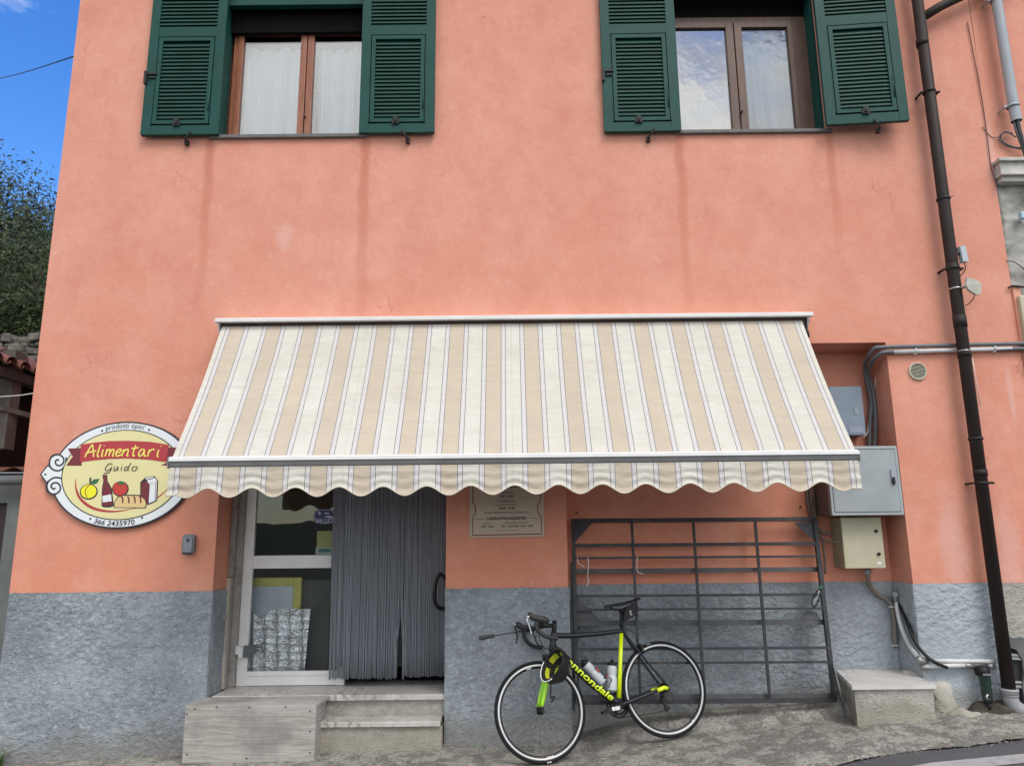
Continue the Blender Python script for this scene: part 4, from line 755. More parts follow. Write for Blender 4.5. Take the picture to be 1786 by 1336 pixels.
# fridge cabinet and foil behind the door glass
fr = thing('yellow_freezer', (-2.2, .9, .35), 'yellow framed chest with a pale lid standing inside behind the glass', 'freezer')
FY = .56
def Zf(zx, zy, Y=FY): return at(300+zx/2.694, 840+zy/2.694, Y)
a, b = Zf(300, 452), Zf(608, 900); mb = MB(); mb.box(-2.75, b.x+.35, FY+.05, 1.2, .345, a.z-.02, .02); mb.build('cabinet', M('dark_cabinet', (.07, .07, .06), .6), fr)
mb = MB(); c, d = Zf(570, 490), Zf(608, 490)
mb.box(-2.75, c.x, FY, FY+.05, c.z, a.z, .01); mb.box(c.x-.002, d.x, FY-.001, FY+.05, .36, a.z, .012); mb.build('yellow_frame', M('yellow_enamel', (.75, .68, .14), .45), fr)
mb = MB(); mb.box(-2.72, c.x, FY+.01, FY+.03, .36, c.z); mb.build('pale_panel', M('pale_blue_panel', (.70, .76, .82), .5), fr)
mb = MB(); cur = []
def foil_pt(u, v):
    x = 322+(648-322)*u; topz = 612 + 34*math.exp(-((x-415)/22)**2) - 14*min(1, max(0, (x-430)/60)); y = topz+(893-topz)*v; x += 3*v*0-(28*v*(u**3))
    p = at(300+x/2.694, 840+y/2.694, .47); s = p.x
    q = (x-322)/58; p.y += .014*abs(math.sin(q*math.pi))**.6+.006*nz3(s*9, p.z*3, 1)+.006*abs(nz3(s*60, p.z*45, 1, 3))+.003*abs(math.sin(p.z*52+nz3(s*8, p.z*2, 1))); return p
mb.grid(foil_pt, 220, 150, smooth=False); mb.build('foil_blind', foil(), label='crinkled silver insulating foil standing behind the lower door glass', cat='foil blind')
# strand curtain
fc = thing('fly_curtain', (-1.0, .30, 2.3), 'grey string fly curtain hanging over the open right half of the doorway', 'door curtain')
mb = MB(); mb.box(-1.52, -.58, .285, .315, 2.28, 2.31); mb.build('rail', ALU, fc)
mb = MB(); x = -1.492; rr = random.Random(3)
while x < -.528:
    w = .0098; gap = -.935 < x < -.898; z0 = .415+rr.uniform(-.008, .010)+(.012 if x > -.9 else 0)
    pts = []
    sh = rr.uniform(-.002, .002); yy = .30+rr.uniform(-.004, .004); ph = rr.uniform(0, 6)
    for k in range(9):
        t = k/8; z = 2.29+(z0-2.29)*t; dx = sh*t+.0005*math.sin(ph+t*5)
        if gap and z < .9: dx += (-.022 if x < -.917 else .02)*min(1, (.9-z)/.12)
        if x > -.9: dx += .006*t
        if x < -1.35: dx += .018*t
        pts.append(Vector((x+dx, yy, z)))
    mb.tube(pts, .0042, 5)
    x += w*rr.uniform(.92, 1.05)
mb.build('strings', M('grey_plastic_string', (.24, .26, .295), .45, 0, .4, 30, stretch=(5, 5, .05)), fc)
mb = MB(); mb.box(-1.50, -.54, .335, .34, .5, 2.28); mb.build('backing_strings', M('dark_grey_string', (.018, .02, .023), .7, 0, .4, 40, stretch=(5, 5, .05)), fc)
# ------------------------------------------------------------------ meters, boxes and vent
mc = thing('meter_cabinet', (2.785, .15, 1.64), 'large pale grey cabinet with a lever handle at the right end of the awning', 'cabinet')
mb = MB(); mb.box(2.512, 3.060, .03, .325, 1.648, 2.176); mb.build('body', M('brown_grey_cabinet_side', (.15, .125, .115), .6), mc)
mb = MB(); mb.box(2.503, 3.068, -.012, .03, 1.640, 1.664, .006); mb.box(2.503, 3.068, -.012, .03, 2.160, 2.184, .006); mb.box(2.503, 2.523, -.0115, .03, 1.664, 2.160); mb.box(3.048, 3.068, -.0115, .03, 1.664, 2.160); mb.build('rim', BOXG, mc)
def ribbed():
    m, nt, p, N, L = nodes('ribbed_grey_door'); g = N('ShaderNodeNewGeometry'); s = N('ShaderNodeSeparateXYZ'); L(g.outputs['Position'], s.inputs[0])
    n1, _ = noise_n(N, L, g.outputs['Position'], 5, 5, .6, .3, .7); c = mixc(N, L, n1, (.40, .44, .455), (.32, .36, .375)); L(c, p.inputs['Base Color']); p.inputs['Roughness'].default_value = .45
    w = add_math(N, L, 'SINE', add_math(N, L, 'MULTIPLY', s.outputs[0], 620)); bb = N('ShaderNodeBump'); bb.inputs['Strength'].default_value = .35; bb.inputs['Distance'].default_value = .003; L(w, bb.inputs['Height']); L(bb.outputs[0], p.inputs['Normal']); return m
mb = MB(); mb.box(2.527, 3.044, -.016, .02, 1.668, 2.156, .002); dr = mb.build('door', ribbed(), mc)
mb = MB(); mb.box(2.5225, 3.0485, -.002, .0, 1.6635, 2.1605); mb.build('seal', SB, mc)
a = at(1557, 832, -.02); mb = MB(); rbox(mb, a.x, a.z+.02, .024, .09, -.030, -.016, .011); mb.build('handle', SILVER, dr)
mb = MB(); mb.prism([(a.x-.010, -.034, a.z+.0), (a.x+.010, -.034, a.z+.0), (a.x+.012, -.034, a.z-.05), (a.x+.003, -.034, a.z-.062), (a.x-.008, -.034, a.z-.05)], (0, .015, 0)); mb.build('lever', BLACK, dr)
ms_ = thing('meter_box', (2.78, .25, 2.29), 'small blue grey box in the wall niche just right of the striped fabric', 'meter box')
a0, a1 = at(1450, 760, .19), at(1503, 674, .19); mb = MB(); rbox(mb, (a0.x+a1.x)/2-.012, (a0.z+a1.z)/2, .29, a1.z-a0.z, .19, .325, .012); mb.build('body', M('dark_meter_body', (.12, .14, .17), .5), ms_)
mb = MB(); rbox(mb, (a0.x+a1.x)/2+.0, (a0.z+a1.z)/2, .265, a1.z-a0.z-.006, .172, .192, .010); mb.build('lid', BOXS, ms_)
mb = MB(); b = at(1493, 716, .17); rbox(mb, b.x, b.z, .034, .062, .167, .172, .016); b = at(1494, 750, .17); rbox(mb, b.x, b.z, .12, .05, .168, .172, .004); build_each(mb, 'catch', M('light_blue_grey', (.27, .32, .39), .45), ms_)
bb_ = thing('control_box', (2.78, .2, 1.23), 'beige metal box with two round locks hanging under the large grey cabinet', 'box')
P0, P1 = at(1475, 990, .12), at(1535, 903, .12); x0, x1 = P0.x-.002, at(1545, 990, .12).x-.005
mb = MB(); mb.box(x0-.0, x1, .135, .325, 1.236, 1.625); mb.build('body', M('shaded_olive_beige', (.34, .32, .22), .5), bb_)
mb = MB(); mb.box(x0-.003, x1+.003, .112, .134, 1.232, 1.629, .004); mb.build('door', BEIGE, bb_)
mb = MB()
for px_, py_ in ((1528, 926), (1533, 966)): p = at(px_, py_, .108); mb.tube([p+Vector((0, .006, 0)), p+Vector((0, -.006, 0))], .013, 14)
build_each(mb, 'lock', BLACK, bb_)
mb = MB(); p = at(1534, 982, .11); mb.box(p.x-.014, p.x+.014, .1105, .1115, p.z-.010, p.z+.010); mb.build('sticker', SW, bb_)
vg = thing('vent_grille', (3.3, 0, 2.72), 'round cream ventilation grille on the pink wall left of the brown down pipe', 'vent')
p = at(1601, 647.5, -.01); R0 = .074
mb = MB(); mb.lathe((p.x, 0, p.z), (0, -1, 0), [(0, R0), (.012, R0), (.017, R0-.004), (.017, R0-.011), (.006, R0-.012), (.006, .001)], 40); mb.build('ring', M('cream_plastic', (.55, .52, .40), .5), vg)
mb = MB()
for i in range(11):
    z = (i-5)*.0115; h = math.sqrt(max(0, (R0-.012)**2-z*z)); q = [Vector((p.x+s*h, -.008, p.z+z+s*h*-.12)) for s in (-1, 1)]; mb.bar(q[0], q[1], .008, .0052)
mb.build('louvres', M('cream_plastic_slat', (.42, .40, .31), .5), vg)
mb = MB(); mb.tube([(p.x, -.0055, p.z), (p.x, -.0062, p.z)], R0-.012, 30); mb.build('backing', DARK, vg)
# ------------------------------------------------------------------ down pipe and everything clipped to it
dp = thing('down_pipe', (3.64, -.1, .3), 'dark brown rainwater down pipe running the full height of the wall', 'down pipe')
DX = 3.65
mb = MB(); mb.tube([(DX+.012, -.105, 7.2), (DX, -.105, 4.0), (DX-.004, -.105, .345)], .0465, 28); mb.build('pipe', PIPE, dp)
mb = MB()
for z in (5.38, 3.68, 2.35, 2.02, 1.93): pass
for z, h in ((3.62, .05), (3.13, .10), (2.88, .06), (1.93, .05), (5.7, .06)): mb.tube([(DX, -.105, z), (DX, -.105, z+h)], .0505, 28)
build_each(mb, 'sleeve', PIPE, dp)
mb = MB()
for py in (163, 350, 471, 768, 845):
    mb = MB(); z = at(1650, py, -.1).z; mb.lathe((DX, -.105, z), (0, 0, 1), [(0, .048), (0, .054), (.018, .054), (.018, .048)], 28)
    for s in (-1, 1): mb.box(DX+s*.062-.008, DX+s*.062+.02*(s > 0)+.008, -.11, -.0, z+.002, z+.016) if py in (163, 471, 845) else None
    if py in (163, 845): mb.tube([(DX+.06, -.105, z+.009), (DX+.095, -.105, z+.009)], .010, 10)
    mb.build('clamp', IRON, dp)
mb = MB(); q = [at(1604, 34, -.1), at(1640, 12, -.1), at(1690, -12, -.1), at(1800, -60, -.1)]; mb.tube(q, .040, 20); mb.build('branch_pipe', PIPE, dp)
mb = MB(); 
mb.tube([(DX-.005, -.105, .37), (DX-.005, -.105, .33)], .060, 28); q = [Vector((DX-.004, -.105, .37)), Vector((DX-.004, -.105, .30)), Vector((DX+.02, -.105, .245)), Vector((DX+.09, -.11, .20)), Vector((DX+.20, -.12, .155)), Vector((DX+.6, -.15, .02))]; mb.tube(smooth_path(q, 5), .054, 24)
for z, r in ((.352, .063), (.318, .059)): mb.lathe((DX-.004, -.105, z), (0, 0, 1), [(0, r-.008), (0, r), (.014, r), (.014, r-.008)], 28)
mb.build('elbow', PVC, dp)
mb = MB(); z = at(1665, 506, -.1).z; mb.lathe((DX, -.105, z), (0, 0, 1), [(0, .0475), (0, .0515), (.012, .0515), (.012, .0475)], 28); z = at(1672, 612, -.1).z; mb.lathe((DX, -.105, z-.01), (.04, 0, 1), [(0, .0475), (0, .0515), (.008, .0515), (.008, .0475)], 28); build_each(mb, 'steel_band', CHROME, dp)
an = thing('antenna_box', (3.72, -.12, 3.72), 'slim pale blue grey antenna box clamped to the brown down pipe', 'antenna')
mb = MB(); p0, p1 = at(1676, 431, -.14), at(1682, 458, -.14); mb.bar(p0, p1, .045, .05, Vector((0, 1, 0))); mb.build('body', M('pale_blue_grey_plastic', (.42, .48, .53), .4), an)
mb = MB(); c = (p0+p1)/2; mb.box(DX+.05, c.x-.02, -.145, -.115, c.z-.0, c.z+.02); mb.box(DX+.058, DX+.075, -.15, -.11, c.z-.03, c.z+.05); mb.build('bracket', IRON, an)
mb = MB(); mb.tube(smooth_path([p1, at(1684, 468, -.14), at(1680, 476, -.13), at(1674, 482, -.11)], 5), .004, 6); mb.build('cable', BLACK, an)
an2 = thing('panel_antenna', (3.83, -.16, 3.4), 'pale square panel antenna on a short arm beside the down pipe', 'antenna')
mb = MB(); cpt = [at(1687, 484, -.20), at(1706, 489, -.17), at(1712, 496, -.165), at(1711, 513, -.165), at(1703, 514, -.17), at(1690, 505, -.20), at(1685, 497, -.205)]; mb.prism(cpt, (-.004, .022, 0)); mb.build('panel', M('grey_cream_plastic', (.46, .45, .38), .45), an2)
mb = MB(); mb.tube([at(1688, 499, -.17), at(1676, 503, -.13), at(1664, 507, -.12)], [.012, .010, .008], 8); mb.build('arm', SILVER, an2)
mb = MB(); mb.tube(smooth_path([at(1697, 508, -.15), at(1699, 518, -.10), at(1692, 528, -.05), at(1684, 533, -.07)], 5), .004, 6); mb.build('cable', BLACK, an2)
mb = MB(); mb.tube(smooth_path([at(1653, 347, -.1), at(1657, 345, -.14), at(1661, 342, -.15), at(1664, 341, -.13)], 4), .005, 6); mb.build('wire_end', M('pinkish_wire', (.35, .16, .20), .5), label='short curled wire end sticking out right of the brown down pipe', cat='wire')
# grey electrical conduit, upper right
gc = thing('cable_conduit', (4.37, -.1, 4.9), 'pale grey vertical cable conduit with loose cables at the top right', 'conduit')
top = at(1738, 0, -.1); bot = at(1773, 212, -.1)
mb = MB(); mb.tube([(top.x, -.1, 7.2), (top.x, -.1, 5.2), (bot.x, -.1, bot.z)], .043, 24, caps=False); mb.build('pipe', M('pale_grey_pvc', (.34, .37, .40), .3, 0, .08, coat=.2), gc)
mb = MB()
for py in (188, 2):
    z = at(1768, py, -.1).z; mb.lathe((4.362, -.1, z), (0, 0, 1), [(0, .0435), (0, .052), (.02, .052), (.02, .0435)], 24); mb.box(4.362-.075, 4.362-.045, -.105, -.085, z, z+.02); mb.box(4.362-.07, 4.362-.06, -.1, 0, z+.002, z+.018)
build_each(mb, 'clamp', SILVER, gc, per=3)
mb = MB(); rr = random.Random(5)
for k in range(7):
    o = Vector((rr.uniform(-.025, .025), rr.uniform(-.02, .02), 0)); mb.tube(smooth_path([Vector((bot.x, -.1, bot.z+.1))+o, Vector((bot.x+.005, -.1, bot.z-.08))+o, Vector((bot.x+.03+.03*rr.random(), -.08, bot.z-.25))+o, Vector((bot.x+.10, -.07, bot.z-.6))+o], 6), .009, 6)
mb.tube(smooth_path([at(1772, 240, -.08), at(1755, 230, -.06), at(1745, 238, -.03), at(1752, 250, -.03), at(1775, 258, -.06), at(1800, 256, -.07)], 6), .006, 6); mb.tube(smooth_path([at(1766, 232, -.08), at(1748, 233, -.05), at(1742, 243, -.04), at(1758, 256, -.03), at(1790, 262, -.04)], 6), .005, 6)
mb.build('cables', M('dark_grey_cable', (.10, .11, .125), .5, 0, .3), gc)
mb = MB(); mb.tube(smooth_path([(4.14, -.012, 6.0), at(1712, 170, -.012), at(1722, 240, -.012), at(1729, 292, -.012), (4.19, -.01, 4.4)], 6), .004, 5); mb.tube(smooth_path([at(1713, 222, -.01), at(1731, 240, -.01), at(1746, 238, -.03)], 5), .003, 5); mb.build('thin_wire', M('dark_wire', (.10, .05, .045), .6), label='thin wire running down the seam between the pink houses', cat='wire')
mb = MB(); mb.tube(smooth_path([at(1758, 503, -.02), at(1768, 499, -.03), at(1800, 503, -.03)], 4), .008, 6); mb.tube(smooth_path([at(1756, 455, -.005), at(1770, 458, -.02), at(1786, 470, -.03), at(1800, 490, -.03)], 4), .004, 6); mb.build('black_cable', BLACK, label='short black cables crossing the bare stone at the right edge', cat='cable')
mb = MB(); p = at(1782, 377, -.03); mb.box(p.x-.02, p.x+.04, -.06, -.01, p.z-.03, p.z+.03, .006); mb.build('cable_clamp', M('blue_white_plastic', (.42, .60, .72), .4), label='small pale blue plastic fitting on the bare stone at the right edge', cat='fitting')
# two horizontal conduits that bend into the niche
hc = thing('wall_conduit', (3.5, -.04, 2.2), 'upper grey conduit crossing the wall and bending down into the niche', 'conduit')
mb = MB(); mb.tube(smooth_path([(7, -.035, 3.06), at(1786, 599, -.035), at(1700, 601, -.035), at(1560, 605, -.035), at(1536, 606, -.035), (2.975, -.02, 2.985), (2.955, .05, 2.94), (2.99, .22, 2.86), at(1519, 700, .27), at(1517, 740, .27), at(1516, 800, .28)], 6), .0165, 10); mb.build('pipe', PVCD, hc)
hc2 = thing('wall_conduit', (3.5, -.04, 2.2), 'lower conduit with white sections crossing the wall and bending down into the niche', 'conduit')
mb = MB(); mb.tube(smooth_path([(7, -.03, 3.02), at(1786, 608, -.03), at(1764, 608, -.03)], 6), .0165, 10); mb.tube(smooth_path([at(1558, 614, -.03), at(1545, 614, -.03), at(1535, 617, -.02), (2.985, .05, 2.90), (3.02, .22, 2.82), at(1524, 690, .26), at(1527, 740, .26), at(1524, 800, .28)], 6), .0175, 10); mb.build('grey_pipe', PVCD, hc2)
mb = MB(); mb.tube([at(1764, 608, -.03), at(1660, 611, -.03), at(1558, 614, -.03)], .0175, 12); mb.build('white_pipe', PVCW, hc2)
mb = MB()
for px_, py_ in ((1596, 612), (1734, 608)): p = at(px_, py_, -.03); mb.lathe(p+Vector((-.008, 0, 0)), (1, 0, 0), [(0, .018), (0, .023), (.016, .023), (.016, .018)], 14); mb.box(p.x-.008, p.x+.008, -.035, 0, p.z-.03, p.z-.018)
mb.build('clip', PVCW, hc2)
mb = MB(); mb.tube(smooth_path([at(1531, 630, .2), at(1522, 700, .27), at(1515, 735, .27), at(1513, 755, .26), at(1506, 762, .22)], 5), .0045, 6); mb.build('thin_cable', PVCW, label='thin white cable from the conduit to the small blue grey meter box', cat='cable')
mb = MB(); mb.tube([at(1696, 625, -.05), at(1702, 660, -.05), at(1710, 708, -.05)], .0035, 6); mb.build('hanging_string', STRING, label='pale string hanging right of the down pipe under its wire tie', cat='string')
# cables left of the grey cabinet and into the beige box
wc = thing('service_cables', (2.55, .3, 1.3), 'brown grey service cables running behind the large grey cabinet to the beige box', 'cables')
mb = MB()
mb.tube(smooth_path([at(1412, 845, .31), at(1415, 880, .31), at(1426, 915, .31), at(1431, 925, .30), at(1445, 930, .29), at(1463, 927, .24)], 6), .011, 8); mb.tube(smooth_path([at(1407, 845, .31), at(1410, 885, .31), at(1421, 920, .31), at(1437, 941, .29), at(1463, 946, .24)], 6), .009, 8)
mb.tube(smooth_path([at(1420, 850, .315), at(1421, 890, .315), at(1436, 950, .315), at(1440, 1000, .315)], 6), .007, 8); mb.build('cable', M('taupe_cable_sheath', (.22, .19, .165), .5), wc)
mb = MB(); mb.lathe(at(1457, 946, .25), (1, 0, 0), [(0, .012), (.0, .018), (.03, .018), (.03, .012)], 12); mb.lathe(at(1456, 927, .25), (1, 0, 0), [(0, .012), (.0, .018), (.03, .018), (.03, .012)], 12); build_each(mb, 'gland', PVC, wc)
ch = thing('flexible_conduit', (2.85, .2, .7), 'brown grey corrugated hose curving down from the beige box', 'hose')
q = smooth_path([at(1513, 990, .25), at(1513, 1005, .25), at(1518, 1022, .28), at(1532, 1037, .29), at(1548, 1046, .28), at(1556, 1060, .27), at(1560, 1090, .27), at(1561, 1125, .28)], 10)
mb = MB(); mb.tube(q, [.0165+(.002 if i % 2 else -.001) for i in range(len(q))], 12); mb.build('hose', M('taupe_hose', (.19, .16, .13), .6), ch)
mb = MB(); p = at(1513, 996, .25); mb.tube([p+Vector((0, 0, .02)), p-Vector((0, 0, .025))], .024, 14); mb.build('gland', PVC, ch)
mb = MB(); mb.bar(at(1550, 1058, .25), at(1562, 1058, .25), .004, .008); mb.bar(at(1555, 1125, .25), at(1566, 1125, .25), .004, .008); build_each(mb, 'tie', PVCW, ch)
wp = thing('water_pipes', (3.2, -.03, .5), 'white plastic water pipes low on the wall with steel joints', 'pipes')
mb = MB(); mb.tube(smooth_path([at(1563, 1043, .24), at(1565, 1065, .22), at(1571, 1090, .18), at(1583, 1120, .10), at(1595, 1138, .02), at(1606, 1150, -.035)], 7), .0155, 12)
mb.tube([at(1612, 1152, -.05), at(1732, 1153, -.05)], .0155, 12); mb.tube([at(1612, 1162, -.06), at(1682, 1160, -.06)], .0155, 12); mb.build('pipe', PVCW, wp)
mb = MB(); 
for a_, b_ in (((1600, 1146), (1610, 1158)), ((1604, 1152), (1618, 1152)), ((1606, 1163), (1618, 1163)), ((1678, 1160), (1700, 1161)), ((1561, 1035), (1563, 1050)), ((1722, 1162), (1734, 1160))): mb.tube([at(*a_, -.05) if a_[0] > 1590 else at(*a_, .24), at(*b_, -.05) if b_[0] > 1590 else at(*b_, .24)], .021, 12)
mb.tube([at(1561, 1034, .3), at(1561, 1036, .2)], .02, 10); mb.tube([at(1566, 1050, .24), at(1575, 1050, .22)], .014, 10); build_each(mb, 'joint', M('dull_steel_joint', (.30, .30, .30), .4, .6, .2), wp)
mb = MB(); mb.tube(smooth_path([at(1568, 1052, .22), at(1580, 1080, .12), at(1594, 1115, .0), at(1612, 1140, -.06), at(1632, 1155, -.09), at(1652, 1164, -.08)], 7), .012, 8); mb.tube(smooth_path([at(1570, 1055, .22), at(1586, 1090, .1), at(1600, 1125, -.02), at(1622, 1150, -.09), at(1640, 1160, -.08)], 7), .009, 8); mb.build('black_hose', BLACK, label='black rubber hoses curving along the white water pipes', cat='hose')
wf = thing('water_filter', (3.55, -.09, .23), 'dark green water filter cartridge hanging from the pipe beside the down pipe', 'water filter')
p = at(1712, 1162, -.09); 
mb = MB(); mb.lathe((p.x, -.09, p.z-.06), (0, 0, 1), [(0, .0), (0, .05), (.035, .052), (.06, .04), (.068, .0)], 22); mb.build('cap', BLACK, wf)
mb = MB(); mb.lathe((p.x+.01, -.09, p.z-.06), (.02, 0, -1), [(0, .042), (.16, .036), (.19, .03), (.20, .0)], 22); mb.build('bowl', M('dark_green_plastic', (.012, .035, .028), .2, 0, .1, coat=.5), wf)
mb = MB(); mb.box(p.x-.03, p.x+.03, -.148, -.142, p.z-.055, p.z-.04); p2 = at(1722, 1215, -.12); mb.lathe(p2, (.3, -1, .2), [(0, .018), (.004, .021), (.012, .021), (.016, .014)], 14); mb.build('valve', CHROME, wf)
mb = MB(); mb.tube([Vector((p.x+.015, -.09, p.z-.24)), Vector((p.x+.03, -.09, p.z-.33))], .022, 10); mb.build('drain', BLACK, wf)
# ------------------------------------------------------------------ steel racks leaning in the niche
PL0 = Vector((1.4, .24, 1.62)); nrm_ = Vector((0, -1.36, -.26)).normalized(); nrm_ = Vector((0, -1.36, .26)).normalized()*-1
def RK(zx, zy, off=0):
    P = PL0+Vector((0, -off, 0)); return on_plane(970+zx/3.339, 850+zy/3.339, P, Vector((0, 1.36, -.22)).normalized())
rk = thing('steel_rack', (1.4, .1, .25), 'large dark grey steel grid leaning upright in the wall niche, the front one', 'rack')
UPN = Vector((0, -1, .16))
mb = MB()
mb.bar(RK(88, 194), RK(1510, 184), .03, .030, UPN); mb.bar(RK(98, 196), RK(124, 1255), .03, .032, UPN); mb.bar(RK(1503, 184), RK(1622, 1240), .03, .034, UPN); mb.bar(RK(122, 1252), RK(1625, 1238), .03, .028, UPN); mb.build('frame', STEEL, rk)
mb = MB()
for a_, b_ in (((440, 200), (492, 1250)), ((798, 198), (866, 1245)), ((1158, 196), (1246, 1240))): mb.bar(RK(*a_, .004), RK(*b_, .004), .020, .020, UPN)
build_each(mb, 'upright_bar', STEEL, rk)
mb = MB()
for i, (l, r, h) in enumerate(((338, 326, .027), (411, 400, .017), (632, 622, .020), (712, 703, .016), (942, 932, .021), (1024, 1015, .018))):
    mb.bar(RK(105+l*.02, l, .009), RK(1512+(r-190)*.11, r, .009), h, .010, UPN)
build_each(mb, 'cross_bar', STEEL, rk)
mb = MB(); mb.prism([RK(104, 205, .002), RK(212, 205, .002), RK(108, 318, .002)], (0, .004, 0)); mb.prism([RK(1385, 205, .002), RK(1495, 200, .002), RK(1505, 312, .002)], (0, .004, 0)); build_each(mb, 'corner_plate', STEEL, rk); mb = MB(); p = RK(1453, 228, .004); mb.tube([p, p+Vector((0, -.008, 0))], .007, 8); mb.build('bolt', STEELR, rk)
rk2 = thing('steel_rack', (1.4, .15, .2), 'second worn grey steel rack behind the front grid, its right leg reaching the ground', 'rack')
mb = MB(); B_ = -.045
for l, r, h in ((488, 476, .036), (790, 783, .040), (1222, 1212, .036)): mb.bar(RK(112, l, B_), RK(1535+(r-480)*.10, r, B_), h, .014, UPN)
build_each(mb, 'rail', STEELR, rk2)
mb = MB(); mb.bar(RK(92, 440, -.02), RK(102, 1300, -.02), .025, .02, UPN); mb.bar(RK(1538, 430, -.03), RK(1612, 1180, -.03), .02, .026, UPN)
g1 = RK(1612, 1030, .02); g2 = on_plane(970+1690/3.339, 850+1340/3.339, Vector((2.45, -.20, .18)), Vector((0, 1, 0))); mb.bar(g1, g2, .012, .022, UPN); g1 = RK(112, 1000, .02); g2 = at(1007, 1262, -.12); mb.bar(g1, g2, .012, .02, UPN)
build_each(mb, 'leg', STEELR, rk2)
mb = MB(); mb.prism([RK(110, 640, -.03), RK(125, 640, -.03), RK(250, 770, -.03), RK(118, 770, -.03)], (0, .004, 0)); mb.prism([RK(1420, 765, -.03), RK(1462, 715, -.03), RK(1520, 730, -.03), RK(1540, 765, -.03)], (0, .004, 0)); build_each(mb, 'corner_plate', STEELR, rk2)
for i, (q, lab) in enumerate((([(124, 406), (128, 440), (148, 452), (163, 464)], 'short white string end on the left corner of the rack'), ([(184, 406), (188, 450), (184, 520), (190, 545), (176, 575)], 'longest white string hanging from the left of the rack'), ([(474, 402), (470, 440), (474, 490), (500, 500), (508, 506)], 'white string hanging from the first upright bar of the rack'))):
    mb = MB(); mb.tube(smooth_path([RK(a_, b_, .03) for a_, b_ in q], 5), .0036, 5); mb.build('string', STRING, label=lab, cat='string', group='strings tied on the rack')
cb = thing('crushed_bottle', RK(1515, 700, .02), 'crushed clear plastic bottle with green cap stuck in the rack', 'bottle')
mb = MB(); q = [RK(1500, 695, .02), RK(1505, 668, .02), RK(1517, 635, .02), RK(1530, 605, .02), RK(1538, 592, .02)]; mb.tube(smooth_path(q, 3), [.010, .018, .026, .022, .028, .026, .024, .020, .024, .018, .012, .008, .008], 9)
mb.build('body', glass('crumpled_plastic', (.75, .85, .82), 3, .8), cb)
mb = MB(); mb.tube([RK(1538, 594, .02), RK(1544, 575, .02)], .012, 8); mb.build('cap', M('green_cap', (.01, .16, .07), .5), cb)
for px_, py_ in ((1005.5, 894), (1396, 884)):
    mb = MB(); p = at(px_, py_, ND-.004); mb.tube([p, p+Vector((0, -.01, 0))], .008, 8); mb.build('wall_bolt', IRON, house)
# ------------------------------------------------------------------ racing bicycle leaning on the wall
BR, BF = at(1178, 1286, -.16), at(957.5, 1331.5, -.42)
e1 = (BF-BR).normalized(); nh = Vector((-e1.y, e1.x, 0)).normalized(); nh = nh if nh.y < 0 else -nh
up0 = e1.cross(nh); up0 = up0 if up0.z > 0 else -up0; LEAN = R_(13)
bu = up0*math.cos(LEAN)-nh*math.sin(LEAN); bn_ = nh*math.cos(LEAN)+up0*math.sin(LEAN)
def B(zx, zy, off=0): return on_plane(820+zx/4.059, 1020+zy/4.059, BR+bn_*off, bn_)
RW, FW_ = BR+bu*.334, BF+bu*.334
bk = thing('bicycle', ((BR+BF)/2), 'black and neon yellow racing bicycle leaning against the wall and rack', 'bicycle')
def wheel(c, nsp, lab, cross):
    mb = MB(); N_ = 96; ex = bu; ey = bn_.cross(bu)
    pts = [c+(ex*math.cos(2*math.pi*i/N_)+ey*math.sin(2*math.pi*i/N_))*.3215 for i in range(N_)]; mb.tube(pts, .0128, 10, closed=True); ty = mb.build('wheel', RUBBER, bk, label=lab)
    mb = MB(); mb.lathe(c, bn_, [(-.009, .311), (-.0095, .287), (0, .282), (.0095, .287), (.009, .311)], 96); mb.build('rim', RIMB, ty)
    mb = MB()
    for s in (-1, 1): mb.lathe(c, bn_, [(s*.0093, .3105), (s*.0106, .3105), (s*.0106, .2965), (s*.0093, .2965)], 96)
    mb.build('brake_track', BRAKE, ty)
    mb = MB()
    for i in range(nsp):
        a = 2*math.pi*(i+.3)/nsp; s = 1 if i % 2 else -1; b = a+(cross if (i//2) % 2 else -cross)
        mb.tube([c+(ex*math.cos(b)+ey*math.sin(b))*.019+bn_*(s*.026), c+(ex*math.cos(a)+ey*math.sin(a))*.285], .00115, 4)
    mb.build('spokes', SPOKE, ty)
    mb = MB(); mb.lathe(c, bn_, [(-.05, 0), (-.05, .009), (-.03, .011), (-.029, .022), (-.025, .022), (-.022, .013), (.022, .013), (.025, .022), (.029, .022), (.03, .011), (.05, .009), (.05, 0)], 18); mb.build('hub', BLACK, ty)
    return ty
wF = wheel(FW_, 20, 'front wheel', .0); wR = wheel(RW, 24, 'rear wheel', 1.1)
# small pale rim and tyre prints
mb = MB()
for c, a, r, l in ((FW_, 184, .292, 9), (FW_, 8, .291, 6), (FW_, 181, .3245, 5), (RW, 10, .3245, 5), (RW, 214, .292, 2)):
    for k in range(l):
        t = R_(a+(k-l/2)*1.15); p = c+(bu*math.cos(t)+bn_.cross(bu)*math.sin(t))*r+bn_*(.0102 if r < .3 else .0122); d = (-bu*math.sin(t)+bn_.cross(bu)*math.cos(t)); w = (bu*math.cos(t)+bn_.cross(bu)*math.sin(t))*(.0035 if k % 3 else .0055)
        mb.add([p-d*.0022-w, p+d*.0022-w*.6, p+d*.0022+w, p-d*.0022+w*.7], [(0, 1, 2, 3)])
mb.build('wheel_print', WHITE, bk)
HT, HB, BB_, ST, SL, STP = B(590, 345), B(583, 452), B(1062, 848), B(1078, 325), None, B(1070, 180)
mb = MB()
mb.tube([HT+bu*.012, HT, HB, HB-bu*.01], [.020, .021, .027, .025], 16)
tt = smooth_path([HT-bu*.012, B(700, 358), B(900, 345), B(1040, 328), B(1090, 330)], 5); mb.tube(tt, [.021-.006*i/(len(tt)-1) for i in range(len(tt))], 14)
